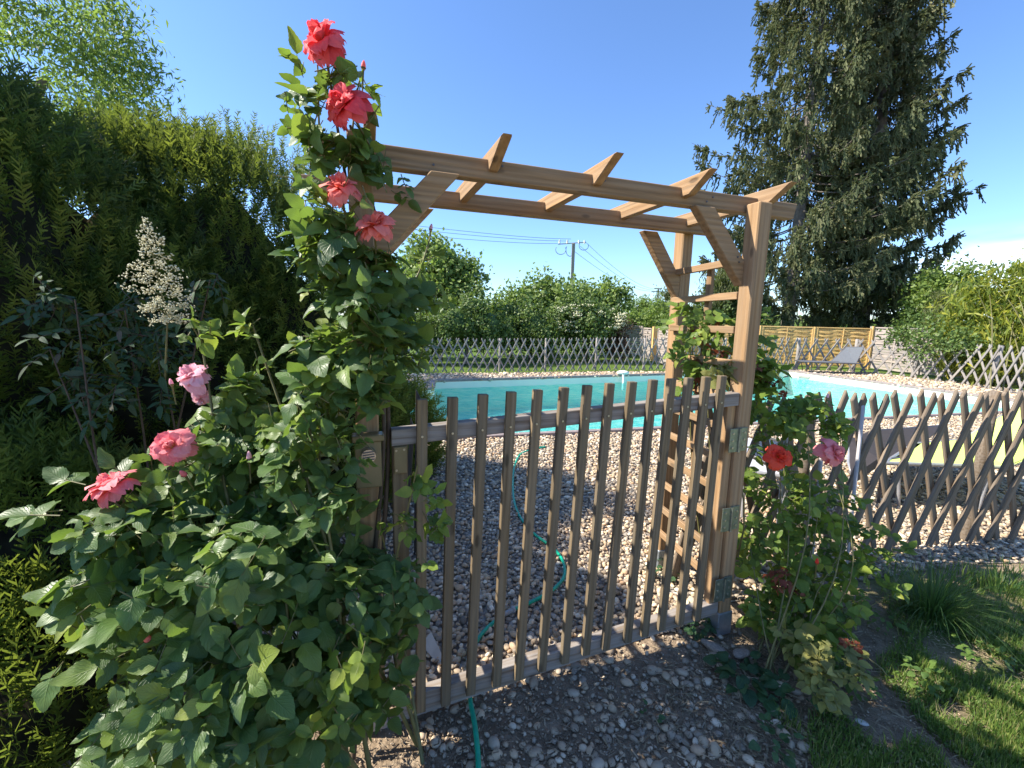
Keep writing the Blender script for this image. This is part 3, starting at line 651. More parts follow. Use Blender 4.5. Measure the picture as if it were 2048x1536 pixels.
# ------------------------------------------------------------------ woven panel fences
def panel(root, a, b, h, nsl, mat, mid=True, dz=0.):
    a3, b3 = np.array([*a, 0.]), np.array([*b, 0.]); d = nrm(b3-a3); n = np.array([d[1], -d[0], 0]); L_ = np.linalg.norm(b3-a3)
    fr = board('panel_frame', a3+d*.02+Z*(h-.02), b3-d*.02+Z*(h-.02+dz), .04, .04, Z, mat, root, .003)
    for q in (a3+d*.03, b3-d*.03): board('panel_stile', q+Z*.03, q+Z*(h-.045), .045, .045, n, mat, root, .003)
    if mid: board('panel_stile', (a3+b3)/2+Z*.03+n*.012, (a3+b3)/2+Z*(h-.045)+n*.012, .03, .03, n, mat, root, .003)
    V = []; F = []
    for k in range(nsl):
        z = .06+(h-.12)*k/nsl; hh = (h-.12)/nsl*.90; m_ = 9; pts = []
        bow = rng.normal(0, .006, m_+1)
        Vs = []; 
        for i in range(m_+1):
            t = i/m_; off = .018*sin(pi*2*t*1.5+(k % 2)*pi); c = a3+d*(.05+(L_-.10)*t)+n*off+Z*(z+bow[i])
            Vs += [c-n*.004, c+Z*hh-n*.004+n*.004, c+Z*hh+n*.008, c+n*.004]
        Fs = [(i*4+j, i*4+(j+1) % 4, (i+1)*4+(j+1) % 4, (i+1)*4+j) for i in range(m_) for j in range(4)]
        link('slat', mesh('slat', Vs, Fs), mat, fr)
def postb(root, q, h, mat, w=.09): board('post', np.array([*q, 0.]), np.array([*q, h]), w, w, (0, -1, 0), mat, root, .006)
of = empty('panel_fence', (7.6, 14.2, 0), 'bright orange new woven wood panel fence behind the lounger', 'fence')
oa = np.array([11.75, 14.55]); ob = np.array([7.0, 15.9]); seg = 3
fh = lambda q: H-.0055*q[1]-.03
for i in range(seg):
    a = ob+(oa-ob)*i/seg; b = ob+(oa-ob)*(i+1)/seg; panel(of, a+(b-a)*.02, b-(b-a)*.02, 1.36, 20, M_orange); postb(of, a, 1.36, M_orange, .07)
postb(of, oa, 1.42, M_orange, .06)
gf = empty('panel_fence', (12.6, 12.5, 0), 'grey weathered woven panel fence partly under ivy on the right', 'fence')
g0, g1 = np.array([11.78, 14.65]), np.array([12.9, 10.2])
for i in range(3):
    a = g0+(g1-g0)*i/3; b = g0+(g1-g0)*(i+1)/3; postb(gf, a, 1.42, M_grey, .07); d_ = (b-a)/np.linalg.norm(b-a)*.06; panel(gf, a+d_, b-d_, 1.40, 16, M_grey)
lf = empty('panel_fence', (5.8, 18.5, 0), 'old grey leaning woven panels beyond the lawn, left of the orange fence', 'fence')
for a_, b_, h_, dz_ in (((1238, 706), (1282, 714), 1.28, -.05), ((1284, 716), (1300, 720), 1.18, 0), ((1312, 727), (1346, 737), 1.22, 0)):
    a = gz(*a_)[:2]; b = gz(*b_)[:2]; panel(lf, a, b, h_, 14, M_grey, True, dz_)
q = gz(1306, 722)[:2]; postb(lf, q, 1.24, M_orange, .16)
q = gz(1352, 735)[:2]; a = q+np.array([.05, 0]); panel(of, a, ob-np.array([.1, .02]), 1.26, 18, M_orange)

# ------------------------------------------------------------------ loungers
def lounger(label, pts, fabric, frame, legz=0., back=None, group='sun loungers'):
    """pts: seat corners (near-foot, near-hinge, far-hinge, far-foot); back: (near-top, far-top)"""
    c = np.mean(pts, axis=0); r = empty('sun_lounger', (c[0], c[1], 0), label, 'sun lounger', group)
    a, b, c_, d = [np.asarray(p, float) for p in pts]
    def slab(nm, q, t=.012):
        q = [np.asarray(p) for p in q]; n = nrm(np.cross(q[1]-q[0], q[3]-q[0])); V = [p-n*t/2 for p in q]+[p+n*t/2 for p in q]
        return link(nm, mesh(nm, V, [(0, 3, 2, 1), (4, 5, 6, 7), (0, 1, 5, 4), (1, 2, 6, 5), (2, 3, 7, 6), (3, 0, 4, 7)]), fabric, r)
    slab('seat', (a, b, c_, d))
    tubes('seat_frame', [tubearr([a, b], .016, 8), tubearr([d, c_], .016, 8), tubearr([a, d], .016, 8)], frame, r)
    if back is not None:
        e, f = [np.asarray(p, float) for p in back]; slab('backrest', (b, e, f, c_)); tubes('backrest_frame', [tubearr([b, e, f, c_], .014, 8)], frame, r)
    for p, q in ((a, b), (d, c_), (b, a), (c_, d)):
        t = p+(q-p)*.12; ft = np.array([*(t+(p-q)*.0+(q-p)*.05)[:2], 0]); tubes('leg', [tubearr([t, ft], .013, 8)], frame, r)
    return r
la = gz(1604, 746); lbp = gz(1715, 750); ax_ = nrm(np.array([*(lbp-la)[:2], 0])); sd = np.array([-ax_[1], ax_[0], 0])
p0 = np.array([la[0], la[1], .33]); hinge = p0+ax_*(.78); foot_b = p0+ax_*1.62
r = lounger('grey sling lounger with raised back on the gravel in front of the orange fence', (p0, foot_b, foot_b+sd*.55, p0+sd*.55), M_gsling, M_darkframe)
bt = at(1728, 694, la[1]+.05); bt2 = at(1693, 694, la[1]+.5)
hn, hf_ = at(1712, 728, la[1]+.05), at(1657, 727, la[1]+.5)
def slabq(root, nm, q, mat, t=.015):
    q = [np.asarray(p, float) for p in q]; n = nrm(np.cross(q[1]-q[0], q[3]-q[0])); V = [p-n*t/2 for p in q]+[p+n*t/2 for p in q]
    return link(nm, mesh(nm, V, [(0, 3, 2, 1), (4, 5, 6, 7), (0, 1, 5, 4), (1, 2, 6, 5), (2, 3, 7, 6), (3, 0, 4, 7)]), mat, root)
slabq(r, 'backrest', (hn, bt, bt2, hf_), M_gsling); tubes('backrest_frame', [tubearr([hn, bt], .012, 6), tubearr([bt, bt2], .012, 6), tubearr([bt2, hf_], .012, 6)], M_darkframe, r)
sz = .36
P_ = lambda x, y, z=.36: gz(1500+x/3.657, 760+y/3.657, z)
lounger('lime green sling lounger with raised back behind the near lattice fence', (P_(985, 608), P_(1880, 640), P_(1545, 440), P_(1200, 468)), M_lime, M_frame, back=(P_(2080, 560, .62), P_(2100, 110, .88)))
r = lounger('black folded lounger standing behind the near lattice fence', (P_(955, 592), P_(1120, 570), P_(1425, 335), P_(925, 372)), M_bsling, M_darkframe)
q = [P_(955, 592), P_(925, 372), P_(735, 455), P_(750, 735, .25)]; slabq(r, 'backrest', q, M_bsling, .05)
tubes('side_tube', [tubearr([P_(735, 455), P_(722, 600, .3), P_(750, 735, .22), P_(800, 700, .2)], .014, 8)], M_frame, r)
lounger('light grey sling lounger half hidden behind the right rose bush', (P_(-90, 660), P_(330, 720), P_(395, 520), P_(-30, 430)), M_lgsling, M_frame, back=(P_(20, 560, .62), P_(60, 400, .7)))
# stakes
for i, (x0_, y0_, x1_, y1_, lb_) in enumerate([(1577, 815, 1562, 985, 'grey garden stake above the scarlet rose'), (1727, 812, 1708, 985, 'grey garden stake leaning on the near lattice, right of the pink rose'), (1652, 815, 1625, 1100, 'grey garden stake rising through the right rose between its two blooms')]):
    a = onv(x0_, y0_, .12); b = onv(x1_, y1_, .10); b = a+(b-a)*(a[2]/(a[2]-b[2])); o = tubes('garden_stake', [tubearr([b, a, a+Z*.004], [.0095, .0095, .001], 10)], M_stake); tag(o, lb_, 'stake', 'grey garden stakes')
# hose
hz = [(958, 1560), (955, 1500), (948, 1440), (940, 1395), (938, 1340), (947, 1295), (975, 1255), (1015, 1224), (1060, 1206), (1105, 1181), (1129, 1150), (1124, 1118), (1103, 1094), (1070, 1070), (1042, 1036), (1028, 1000), (1026, 960), (1030, 930), (1045, 905), (1090, 893)]
hp_ = spline([gz(x, y, .018) for x, y in hz], 90); hp_[:, 2] += .004*np.sin(np.arange(90)*.35)
o = tubes('garden_hose', [tubearr(hp_, .0092, 10)], M_hose); tag(o, 'green garden hose snaking over the gravel and under the gate', 'hose')
c0, c1 = gz(1003, 1231, .02), gz(1028, 1219, .02); L_ = np.linalg.norm(c1-c0); dd = (c1-c0)/L_
tubes('hose_connector', [tubearr([c0-dd*.005, c0, c0+dd*.012, c0+dd*.013, c1-dd*.013, c1-dd*.012, c1, c1+dd*.005], [.011, .016, .016, .012, .012, .016, .016, .011], 12)], M_greyp, o)

# ------------------------------------------------------------------ plants
AVOID = [(742, 905, 17, 1.42), (802, 920, 18, 1.35), (648, 90, 52, 1.26), (692, 216, 50, 1.26), (683, 380, 42, 1.24), (750, 455, 42, 1.26), (388, 755, 36, 1.3), (345, 893, 46, 1.15), (240, 985, 30, 1.14), (1557, 914, 32, 1.9), (1664, 905, 32, 1.9)]
def clear(P):
    x, y, z = project(np.asarray(P)); k = np.ones(len(x), bool)
    for ax, ay, r_, Y in AVOID: k &= ~(((x-ax)**2+(y-ay)**2 < r_**2) & (z < Y+.12))
    return k
def leaf_objs(name, tpls, P, R, s, mat, parent, n_ind, key=None, stuff_name=None):
    """the n_ind nearest leaves singly, the rest as one mass"""
    P = np.asarray(P); s = np.asarray(s); k_ = clear(P+R[:, :, 0]*s[:, None]*.5) & clear(P+R[:, :, 0]*s[:, None]*.95) & clear(P); P = P[k_]; R = R[k_]; s = s[k_]
    d = np.linalg.norm(P-CAM, axis=1)/s; order = np.argsort(d); vis = inview(P, 30); order = np.r_[order[vis[order]], order[~vis[order]]]
    ms = []
    for t in tpls:
        me = mesh(name, t[0], t[1], True, t[2]); me.materials.append(mat); ms.append(me)
    for i in order[:n_ind]:
        m = Matrix([[R[i][0, 0]*s[i], R[i][0, 1]*s[i], R[i][0, 2]*s[i], P[i][0]], [R[i][1, 0]*s[i], R[i][1, 1]*s[i], R[i][1, 2]*s[i], P[i][1]], [R[i][2, 0]*s[i], R[i][2, 1]*s[i], R[i][2, 2]*s[i], P[i][2]], [0, 0, 0, 1]])
        link(name, ms[i % len(ms)], None, parent, m)
    rest = order[n_ind:]
    if len(rest):
        L = []
        for k, t in enumerate(tpls):
            q = rest[rest % len(tpls) == k]
            if len(q): L.append(tile(t, P[q], R[q], s[q]))
        stuffobj(stuff_name or 'foliage', L, mat, parent, True)
def compound(P, D, Nn, s, pairs=2):
    """leaflet placement for pinnate leaves; returns positions, frames, sizes and rachis polylines"""
    PP = []; DD = []; NN = []; SS = []; RA = []
    for p, d, n, k in zip(P, D, Nn, s):
        d = nrm(d); n = nrm(n); side = nrm(np.cross(n, d)); L_ = k*(1.1+pairs*.55)
        q0 = p-d*L_*.6
        RA.append((q0, p))
        for j in range(pairs):
            t = -(j+.5)*.62*k; base = p+d*t
            for sg in (-1, 1):
                PP.append(base); DD.append(d*.45+side*sg+rng.normal(0, .14, 3)); NN.append(n+rng.normal(0, .22, 3)+side*sg*.15); SS.append(k*rng.uniform(.72, .92)*(1-.08*j))
        PP.append(p); DD.append(d+rng.normal(0, .14, 3)); NN.append(n+rng.normal(0, .2, 3)); SS.append(k*rng.uniform(.95, 1.15))
    PP, DD, NN, SS = map(np.array, (PP, DD, NN, SS)); return PP, frames(DD, NN), SS, RA
def cloud(blobs, n, shell=.55):
    c = np.array([b[0] for b in blobs]); r = np.array([np.broadcast_to(b[1], 3) for b in blobs]); w = r.prod(1)**.55; w /= w.sum(); i = rng.choice(len(blobs), n, p=w)
    d = rnd_dir(n); k = shell+(1-shell)*rng.random(n)**.6; return c[i]+d*r[i]*k[:, None], d, i
def rose_foliage(root, blobs, n, size, mat, n_ind, pairs=2, name='leaf', updir=.8, face=.35):
    P, d, i = cloud(blobs, n); tocam = nrm(CAM-P)
    D = nrm(d*.7+rng.normal(0, .45, (n, 3))+np.array([0, 0, -.25])); Nn = nrm(Z*updir+d*.4+tocam*face+rng.normal(0, .42, (n, 3)))
    PP, R, SS, RA = compound(P, D, Nn, rng.uniform(size*.6, size*1.3, n), pairs)
    leaf_objs(name, ROSE, PP, R, SS, mat, root, n_ind)
    return [tubearr([a, (a+b)/2-Z*.004, b], [.0016, .0014, .001], 4) for a, b in RA]
def canes(root, base, tips, r=.006, mat=M_cane, name='cane', bow=.08):
    for k, t in enumerate(tips):
        b = np.asarray(base)+rng.normal(0, .03, 3)*np.array([1, 1, 0]); t = np.asarray(t); m = (b+t)/2+rng.normal(0, bow, 3)*np.array([1, 1, .3])
        pts = spline([b, m, t], 10); tubes(name, [tubearr(pts, np.linspace(r, r*.35, 10), 7)], mat, root)
def petal_tpl(cup, w=1.05, curl=.3, ph=0.):
    V = []; UV = []; F = []; n = 9; m = 7
    for i in range(n+1):
        t = i/n; hw = w*.5*(.22+.78*sin(pi*.5*min(1, t*1.45)))*(1 if t < .62 else (max(0, 1-((t-.62)/.40)**2.2))**.5)
        for j in range(m):
            s = (j-(m-1)/2)/((m-1)/2); ruf = (.07*sin(6.5*s+t*4+ph)+.012*sin(12*s+ph*2))*max(0, t-.35)*1.5
            x = t+(.06 if j == m//2 else -.05*abs(s))*(t > .9); z = cup*t*t*.6+abs(s)**2*cup*.4*t - curl*max(0, t-.55)**1.5*2.2 - .35*curl*abs(s)**3*max(0, t-.4) + ruf
            V.append((x, s*hw, z)); UV.append((t, .5+.5*s))
    for i in range(n):
        for j in range(m-1): a = i*m+j; F.append((a, a+1, a+m+1, a+m))
    return np.array(V), np.array(F), np.array(UV)
PET = [petal_tpl(.10, .95, .8, 0), petal_tpl(.35, .92, .75, 1.3), petal_tpl(.6, .85, .5, 2.1), petal_tpl(.9, .8, .25, 3), petal_tpl(.2, .8, .9, 4.2)]
PM = {}
def bloom(root, c, r, kind, axis, label=None, name='flower'):
    c = np.asarray(c, float); axis = nrm(np.asarray(axis, float)); ref = np.array([.3, .9, .2]); X = nrm(np.cross(axis, ref)); Y = np.cross(axis, X)
    fl = bpy.data.objects.new(name, None); COL.objects.link(fl); fl.parent = root; fl.matrix_basis = pm(root).inverted() @ Matrix.Translation(Vector(c)); fl.empty_display_size = .03
    if label: fl['label'] = label
    for w_, (cnt, tilt, sc) in enumerate(((8, .0, .95), (8, .30, .92), (8, .6, .78), (7, .9, .6), (5, 1.2, .42))):
        v0 = min(w_, 3)
        for k in range(cnt):
            v = 4 if (w_ < 3 and k % 3 == 0) else v0; key = (kind, v)
            if key not in PM: t = PET[v]; PM[key] = mesh('petal', t[0], t[1], True, t[2]); PM[key].materials.append(MP[kind])
            a = 2*pi*(k+.5*w_)/cnt+rng.normal(0, .15); tl = tilt+rng.normal(0, .17); d = (X*cos(a)+Y*sin(a))*cos(tl)+axis*sin(tl); n = nrm(axis*cos(tl)-(X*cos(a)+Y*sin(a))*sin(tl)+rng.normal(0, .12, 3))
            R = frames(d, n); s_ = r*sc*rng.uniform(.82, 1.2); p = c+axis*r*.12*w_*.3
            link('petal', PM[key], None, fl, Matrix([[R[0, 0]*s_, R[0, 1]*s_, R[0, 2]*s_, p[0]], [R[1, 0]*s_, R[1, 1]*s_, R[1, 2]*s_, p[1]], [R[2, 0]*s_, R[2, 1]*s_, R[2, 2]*s_, p[2]], [0, 0, 0, 1]]))
    V, F = ICO1; P_ = c+axis*r*.12+rnd_dir(24)*r*.13+axis*r*.1
    o = link('stamens', mesh('stamens', *(lambda q: (q[0], q[1]))(tile((V, F, None), P_, np.tile(np.eye(3), (24, 1, 1)), np.full(24, r*.06)))), M_yel, fl)
    L = [tubearr([c-axis*r*.05, c-axis*r*.35, c-axis*r*1.6-Z*r*.6], [r*.2, r*.07, r*.05], 7)]
    tubes('flower_stalk', L, M_stem, fl)
def bud(root, c, r, kind, axis):
    c = np.asarray(c, float); V, F = ICO2; V = V.copy(); V[:, :2] *= (1-.45*(V[:, 2:3]+.5)); R = frames(np.cross(axis, [.1, .9, .1]), np.asarray(axis, float)); 
    m = Matrix([list(R[i]*r*2)+[c[i]] for i in range(3)]+[[0, 0, 0, 1]]) @ Matrix.Diagonal((.75, .75, 1.3, 1))
    me = mesh('bud', V, F, True, np.tile([.9, .5], (len(V), 1))); o = link('bud', me, MP[kind], root, m)
    tubes('bud_stalk', [tubearr([c-nrm(axis)*r*.5, c-nrm(axis)*r*1.2, c-nrm(axis)*r*5-Z*r*2], [r*.75, r*.3, r*.15], 7)], M_stem, root)

# --- left foreground rose bush
lb = empty('rose_bush', (-.42, 1.12, 0), 'big green rose bush in the left foreground with pink blooms', 'rose bush')
def B(x, y, Y, r): return (at(x, y, Y), r)
blobs = [B(400, 930, 1.30, .12), B(490, 870, 1.36, .13), B(600, 980, 1.36, .12), B(470, 800, 1.38, .085), B(520, 960, 1.32, .15), B(250, 1040, 1.16, .11), B(330, 1090, 1.16, .14), B(450, 1150, 1.12, .17), B(210, 1180, 1.08, .11), B(330, 1260, 1.04, .15),
         B(560, 1120, 1.22, .16), B(560, 1300, 1.10, .17), B(400, 1400, .98, .14), B(280, 1460, .95, .10), B(600, 1450, 1.06, .15), B(690, 1250, 1.22, .15), B(740, 1380, 1.18, .12), B(500, 1500, .98, .14), B(650, 1120, 1.30, .14)]
st = rose_foliage(lb, blobs, 600, .069, M_rose, 300, name='leaf')
# leaf sprays that stick out on the left
spr = [(75, 1025, 1.05), (130, 960, 1.2), (230, 935, 1.2), (125, 1180, 1.0), (90, 1370, .92), (140, 1240, .98), (60, 1030, 1.02)]
P = np.array([at(x, y, Y) for x, y, Y in spr]); D = nrm(np.array([(-1, .1, -.15), (-1, .2, .1), (-.6, 0, .5), (-1, -.1, -.4), (-.7, -.1, -.9), (-.8, 0, -.6), (-1, 0, 0)])); Nn = nrm(np.tile([-.1, -.5, .9], (7, 1)))
PP, R, SS, RA = compound(P, D, Nn, np.full(7, .075), 1); leaf_objs('leaf', ROSE, PP, R, SS, M_rose, lb, 0, stuff_name='leaf_sprays')
st += [tubearr([a, b], .0018, 4) for a, b in RA]
# young shoots
sh = [(505, 665, 1.32, .05), (530, 700, 1.32, .055), (400, 655, 1.36, .05), (385, 690, 1.38, .04), (640, 800, 1.3, .04), (560, 860, 1.32, .07), (630, 870, 1.3, .06), (830, 960, 1.22, .04), (850, 1000, 1.22, .06), (810, 1040, 1.2, .06), (700, 1310, 1.05, .08), (680, 1430, 1.02, .08), (860, 1120, 1.2, .05)]
st += rose_foliage(lb, [B(*s_) for s_ in sh], 62, .052, M_rose2, 110, pairs=1, name='young_leaf')
stuffobj('leaf_stalks', st, M_stem, lb)
base = gz(520, 1560); base[2] = 0
canes(lb, (-.45, 1.15, 0), [at(505, 650, 1.33), at(395, 640, 1.38), at(610, 800, 1.3), at(225, 1000, 1.15), at(300, 1200, 1.05), at(640, 830, 1.3), at(560, 1100, 1.15), at(440, 1000, 1.2)], .008, M_stem)
canes(lb, (-.28, 1.25, 0), [at(835, 930, 1.23), at(760, 1050, 1.25), at(580, 1000, 1.2)], .007, M_stem)
axc = lambda x, y, z: np.array([x, y, z])
bloom(lb, at(388, 755, 1.34), .050, 'pale', axc(-.3, -.6, .9), 'faded pale pink rose bloom'); bloom(lb, at(402, 797, 1.36), .026, 'pale', axc(.3, -.6, -.5))
bloom(lb, at(345, 893, 1.18), .053, 'pink', axc(.25, -.9, .55), 'open coral pink bloom with yellow centre'); bloom(lb, at(226, 975, 1.16), .055, 'pink', axc(-.4, -.3, .9), 'coral pink bloom behind green leaves')
bud(lb, at(293, 1276, .97), .013, 'coral', axc(-.1, -.4, .9)); bud(lb, at(366, 947, 1.17), .012, 'pink', axc(0, -.6, .7)); bud(lb, at(281, 1428, .93), .012, 'pink', axc(-.2, -.6, .8)); bud(lb, at(498, 912, 1.25), .012, 'pale', axc(0, 0, 1)); bud(lb, at(342, 765, 1.34), .010, 'pale', axc(-.2, 0, 1))

# --- climbing rose on the left post
cr = empty('climbing_rose', tuple(A(-1.6, -.14)), 'tall climbing rose wrapped round the left arbour post with coral blooms on top', 'rose bush')
def Cb(x, y, Y, r): return (at(x, y, Y-.07), r)
blobs = [Cb(655, 150, 1.33, .055), Cb(640, 230, 1.35, .085), Cb(690, 170, 1.36, .05), Cb(655, 330, 1.37, .10), Cb(640, 420, 1.34, .085), Cb(700, 300, 1.38, .07), Cb(670, 490, 1.34, .10), Cb(690, 580, 1.34, .11), Cb(640, 545, 1.32, .07), Cb(745, 560, 1.42, .12), Cb(800, 590, 1.48, .10),
         Cb(730, 690, 1.36, .14), Cb(740, 620, 1.30, .10), Cb(720, 420, 1.32, .07), Cb(735, 690, 1.30, .09), Cb(745, 800, 1.33, .05), Cb(730, 260, 1.38, .03), Cb(715, 330, 1.36, .055), Cb(700, 470, 1.34, .06), Cb(745, 520, 1.33, .08), Cb(735, 750, 1.33, .07), Cb(800, 700, 1.46, .09), Cb(640, 700, 1.34, .07), Cb(650, 800, 1.32, .11), Cb(690, 900, 1.28, .08), Cb(610, 900, 1.36, .12), Cb(800, 390, 1.46, .04), Cb(770, 330, 1.42, .03), Cb(660, 1010, 1.3, .10), Cb(730, 1150, 1.3, .09), Cb(800, 1180, 1.30, .08), Cb(800, 1290, 1.28, .07), Cb(610, 760, 1.34, .04)]
st = rose_foliage(cr, blobs, 420, .058, M_rose, 300, name='leaf', face=.25)
sh = [(600, 130, 1.33, .03), (640, 110, 1.33, .03), (590, 190, 1.34, .04), (720, 190, 1.36, .04), (600, 250, 1.34, .04), (870, 590, 1.5, .06), (840, 620, 1.5, .07), (860, 520, 1.52, .05), (830, 710, 1.48, .06), (800, 1060, 1.27, .05), (870, 1060, 1.27, .03)]
st += rose_foliage(cr, [B(*s_) for s_ in sh], 48, .050, M_rose2, 100, pairs=1, name='young_leaf')
stuffobj('leaf_stalks', st, M_stem, cr)
cb = A(-1.6, -.16)
for pts, r_ in (([cb, at(750, 1100, 1.36), at(768, 840, 1.38), at(745, 560, 1.40), at(700, 400, 1.38), at(655, 130, 1.32)], .0085), ([cb+.03, at(772, 1000, 1.40), at(775, 760, 1.42), at(765, 500, 1.45), at(700, 250, 1.36)], .009),
                ([at(740, 520, 1.4), at(650, 330, 1.36), at(635, 130, 1.33)], .005), ([at(700, 300, 1.38), at(715, 180, 1.36), at(727, 140, 1.35)], .0035), ([at(690, 440, 1.36), at(600, 470, 1.3), at(560, 450, 1.28)], .003), ([at(680, 380, 1.36), at(600, 360, 1.3), at(545, 350, 1.27)], .003), ([at(760, 640, 1.42), at(830, 560, 1.48), at(862, 470, 1.52)], .004)):
    tubes('cane', [tubearr(spline(pts, 22), np.linspace(r_, r_*.45, 22), 7)], M_stem if r_ < .008 else M_cane, cr)
bloom(cr, at(648, 88, 1.26), .060, 'red', axc(-.30, -.75, .6), 'largest coral red bloom at the very top'); bloom(cr, at(692, 214, 1.24), .059, 'red', axc(-.35, -.85, .3), 'second ruffled coral red bloom')
bloom(cr, at(683, 380, 1.22), .047, 'coral', axc(.05, -.5, .9), 'salmon coral bloom halfway up'); bloom(cr, at(750, 455, 1.24), .049, 'coral', axc(.15, -.55, .85), 'lowest salmon bloom with orange heart')
bud(cr, at(727, 131, 1.34), .011, 'coral', axc(.1, 0, 1)); bud(cr, at(862, 455, 1.52), .010, 'pale', axc(.2, 0, 1))

# --- climber on the right trellis
rc = empty('climbing_rose', tuple(A(.16, .25)), 'leafy climber with reddish young leaves on the right trellis', 'climbing plant')
def U_(u, v, z, r): return (A(u, v, z), r)
blobs = [U_(.05, .33, 1.50, .07), U_(.05, .2, 1.40, .10), U_(.06, .30, 1.28, .13), U_(.0, .12, 1.22, .09), U_(.10, .12, 1.38, .09), U_(.24, .12, 1.30, .12), U_(.32, .10, 1.20, .10), U_(.22, .05, 1.47, .05), U_(-.04, .40, 1.42, .05), U_(.04, .3, 1.10, .06), U_(.25, .1, 1.08, .09), U_(.36, .0, 1.0, .08)]
st = rose_foliage(rc, blobs, 120, .058, M_rose2, 300, name='leaf')
st += rose_foliage(rc, [U_(.02, .1, 1.30, .08), U_(.04, .2, 1.2, .09), U_(.26, .08, 1.22, .08), U_(.05, .2, 1.38, .07), U_(.35, .05, 1.14, .05)], 26, .034, M_redleaf, 80, name='red_leaf')
st += rose_foliage(rc, [U_(-.02, .02, 1.22, .06), U_(.05, .05, 1.18, .07)], 12, .055, M_yleaf, 40, name='yellow_leaf')
stuffobj('leaf_stalks', st, M_stem, rc)
canes(rc, A(.2, .2), [A(.05, .3, 1.5), A(.05, .2, 1.3), A(.24, .1, 1.45), A(.33, .05, 1.2), A(.0, .1, 1.25)], .006, M_stem)

# --- right rose bush
rb = empty('rose_bush', tuple(A(.42, -.1)), 'sprawling rose bush right of the gate with one scarlet and one pink bloom', 'rose bush')
blobs = [B(1540, 800, 2.1, .14), B(1620, 830, 2.1, .12), B(1660, 850, 2.05, .09), B(1570, 1000, 2.0, .18), B(1650, 1010, 2.0, .15), B(1540, 1110, 1.95, .16), B(1640, 1130, 1.9, .18), B(1700, 1090, 1.95, .12), B(1560, 880, 2.1, .12), B(1590, 1220, 1.85, .16), B(1680, 1210, 1.85, .12), B(1540, 1230, 1.80, .10), B(1600, 1290, 1.72, .10), B(1660, 1260, 1.75, .09), B(1500, 960, 2.0, .05)]
st = rose_foliage(rb, blobs, 340, .050, M_rose2, 290, name='leaf')
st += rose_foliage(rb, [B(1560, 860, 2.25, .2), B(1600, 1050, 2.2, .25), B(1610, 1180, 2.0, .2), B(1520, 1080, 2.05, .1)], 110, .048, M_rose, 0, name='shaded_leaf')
st += rose_foliage(rb, [B(1760, 1080, 1.9, .07), B(1800, 1110, 1.85, .06), B(1740, 1150, 1.85, .05), B(1790, 1180, 1.8, .05), B(1700, 1140, 1.85, .08)], 42, .040, M_rose2, 120, pairs=1, name='young_leaf')
st += rose_foliage(rb, [B(1690, 1330, 1.55, .09), B(1640, 1350, 1.5, .08), B(1600, 1290, 1.6, .09), B(1650, 1390, 1.45, .05)], 34, .050, M_yleaf, 120, name='yellow_leaf')
st += rose_foliage(rb, [B(1700, 1270, 1.58, .05), B(1720, 1310, 1.55, .03), B(1560, 1160, 1.8, .05), B(1600, 1190, 1.8, .04)], 12, .036, M_redleaf, 60, name='red_leaf')
stuffobj('leaf_stalks', st, M_stem, rb)
rbb = gz(1530, 1350); canes(rb, rbb, [at(1500, 1090, 1.95), at(1560, 860, 2.05), at(1610, 800, 2.1), at(1790, 1110, 1.85), at(1640, 1000, 1.95), at(1680, 850, 2.05), at(1740, 1190, 1.8)], .0045, M_stem)
canes(rb, gz(1610, 1320), [at(1560, 930, 1.95), at(1660, 920, 1.95), at(1700, 1080, 1.85), at(1700, 1290, 1.6), at(1800, 1180, 1.8)], .004, M_stem)
bloom(rb, at(1557, 914, 1.92), .058, 'scarlet', axc(-.1, -.9, .45), 'flat scarlet bloom with orange heart'); bloom(rb, at(1664, 905, 1.92), .057, 'pink', axc(.3, -.85, .3), 'pink five-petalled bloom with pale stamens')
bud(rb, at(1634, 1123, 1.75), .012, 'scarlet', axc(0, 0, 1)); bud(rb, at(1655, 793, 2.05), .011, 'pale', axc(.2, 0, 1))

# --- nandina with cream panicle, in front of the yew
nd = empty('nandina', tuple(at(250, 900, 1.75)*np.array([1, 1, 0])), 'nandina with dark pinnate leaves and a cream flower panicle in front of the yew', 'shrub')
blobs = [B(250, 640, 1.80, .16), B(160, 700, 1.72, .18), B(300, 700, 1.80, .16), B(120, 620, 1.72, .12), B(230, 790, 1.72, .15), B(380, 620, 1.85, .12), B(80, 580, 1.66, .08), B(430, 570, 1.9, .08), B(150, 780, 1.7, .10), B(320, 800, 1.76, .08)]
P, d, i = cloud(blobs, 90, .3); D = nrm(d+np.array([0, -.2, -.6])); Nn = nrm(Z*.7+np.array([0, -.6, 0])+rng.normal(0, .3, (90, 3)))
PP, R, SS, RA = compound(P, D, Nn, rng.uniform(.05, .072, 90), 3); leaf_objs('leaf', [LANCE], PP, R, SS, M_nand, nd, 300)
stuffobj('leaf_stalks', [tubearr([a, b], .0014, 4) for a, b in RA], M_cane, nd)
nb_ = at(250, 900, 1.75); nb_[2] = 0; canes(nd, nb_, [at(320, 700, 1.78), at(150, 600, 1.7), at(250, 620, 1.78), at(420, 560, 1.88), at(100, 700, 1.7)], .007, M_cane)
pt = at(290, 440, 1.72); pb = at(335, 640, 1.70); BUDP = []; BR = []
for k in range(46):
    t = k/45; c = pt+(pb-pt)*t; rad = .010+.125*min(1, t*1.35)*rng.uniform(.55, 1.15)*(1 if t < .8 else .75); a = k*2.4; e = c+np.array([cos(a)*rad, sin(a)*rad*.7, rng.normal(0, .012)-.005]); BR.append(tubearr([c, e], [.0015, .0008], 4))
    m_ = int(9+36*min(1, t*1.2))
    for j in range(m_):
        f_ = rng.uniform(.35, 1.05); BUDP.append(c+(e-c)*f_+rng.normal(0, .008, 3))
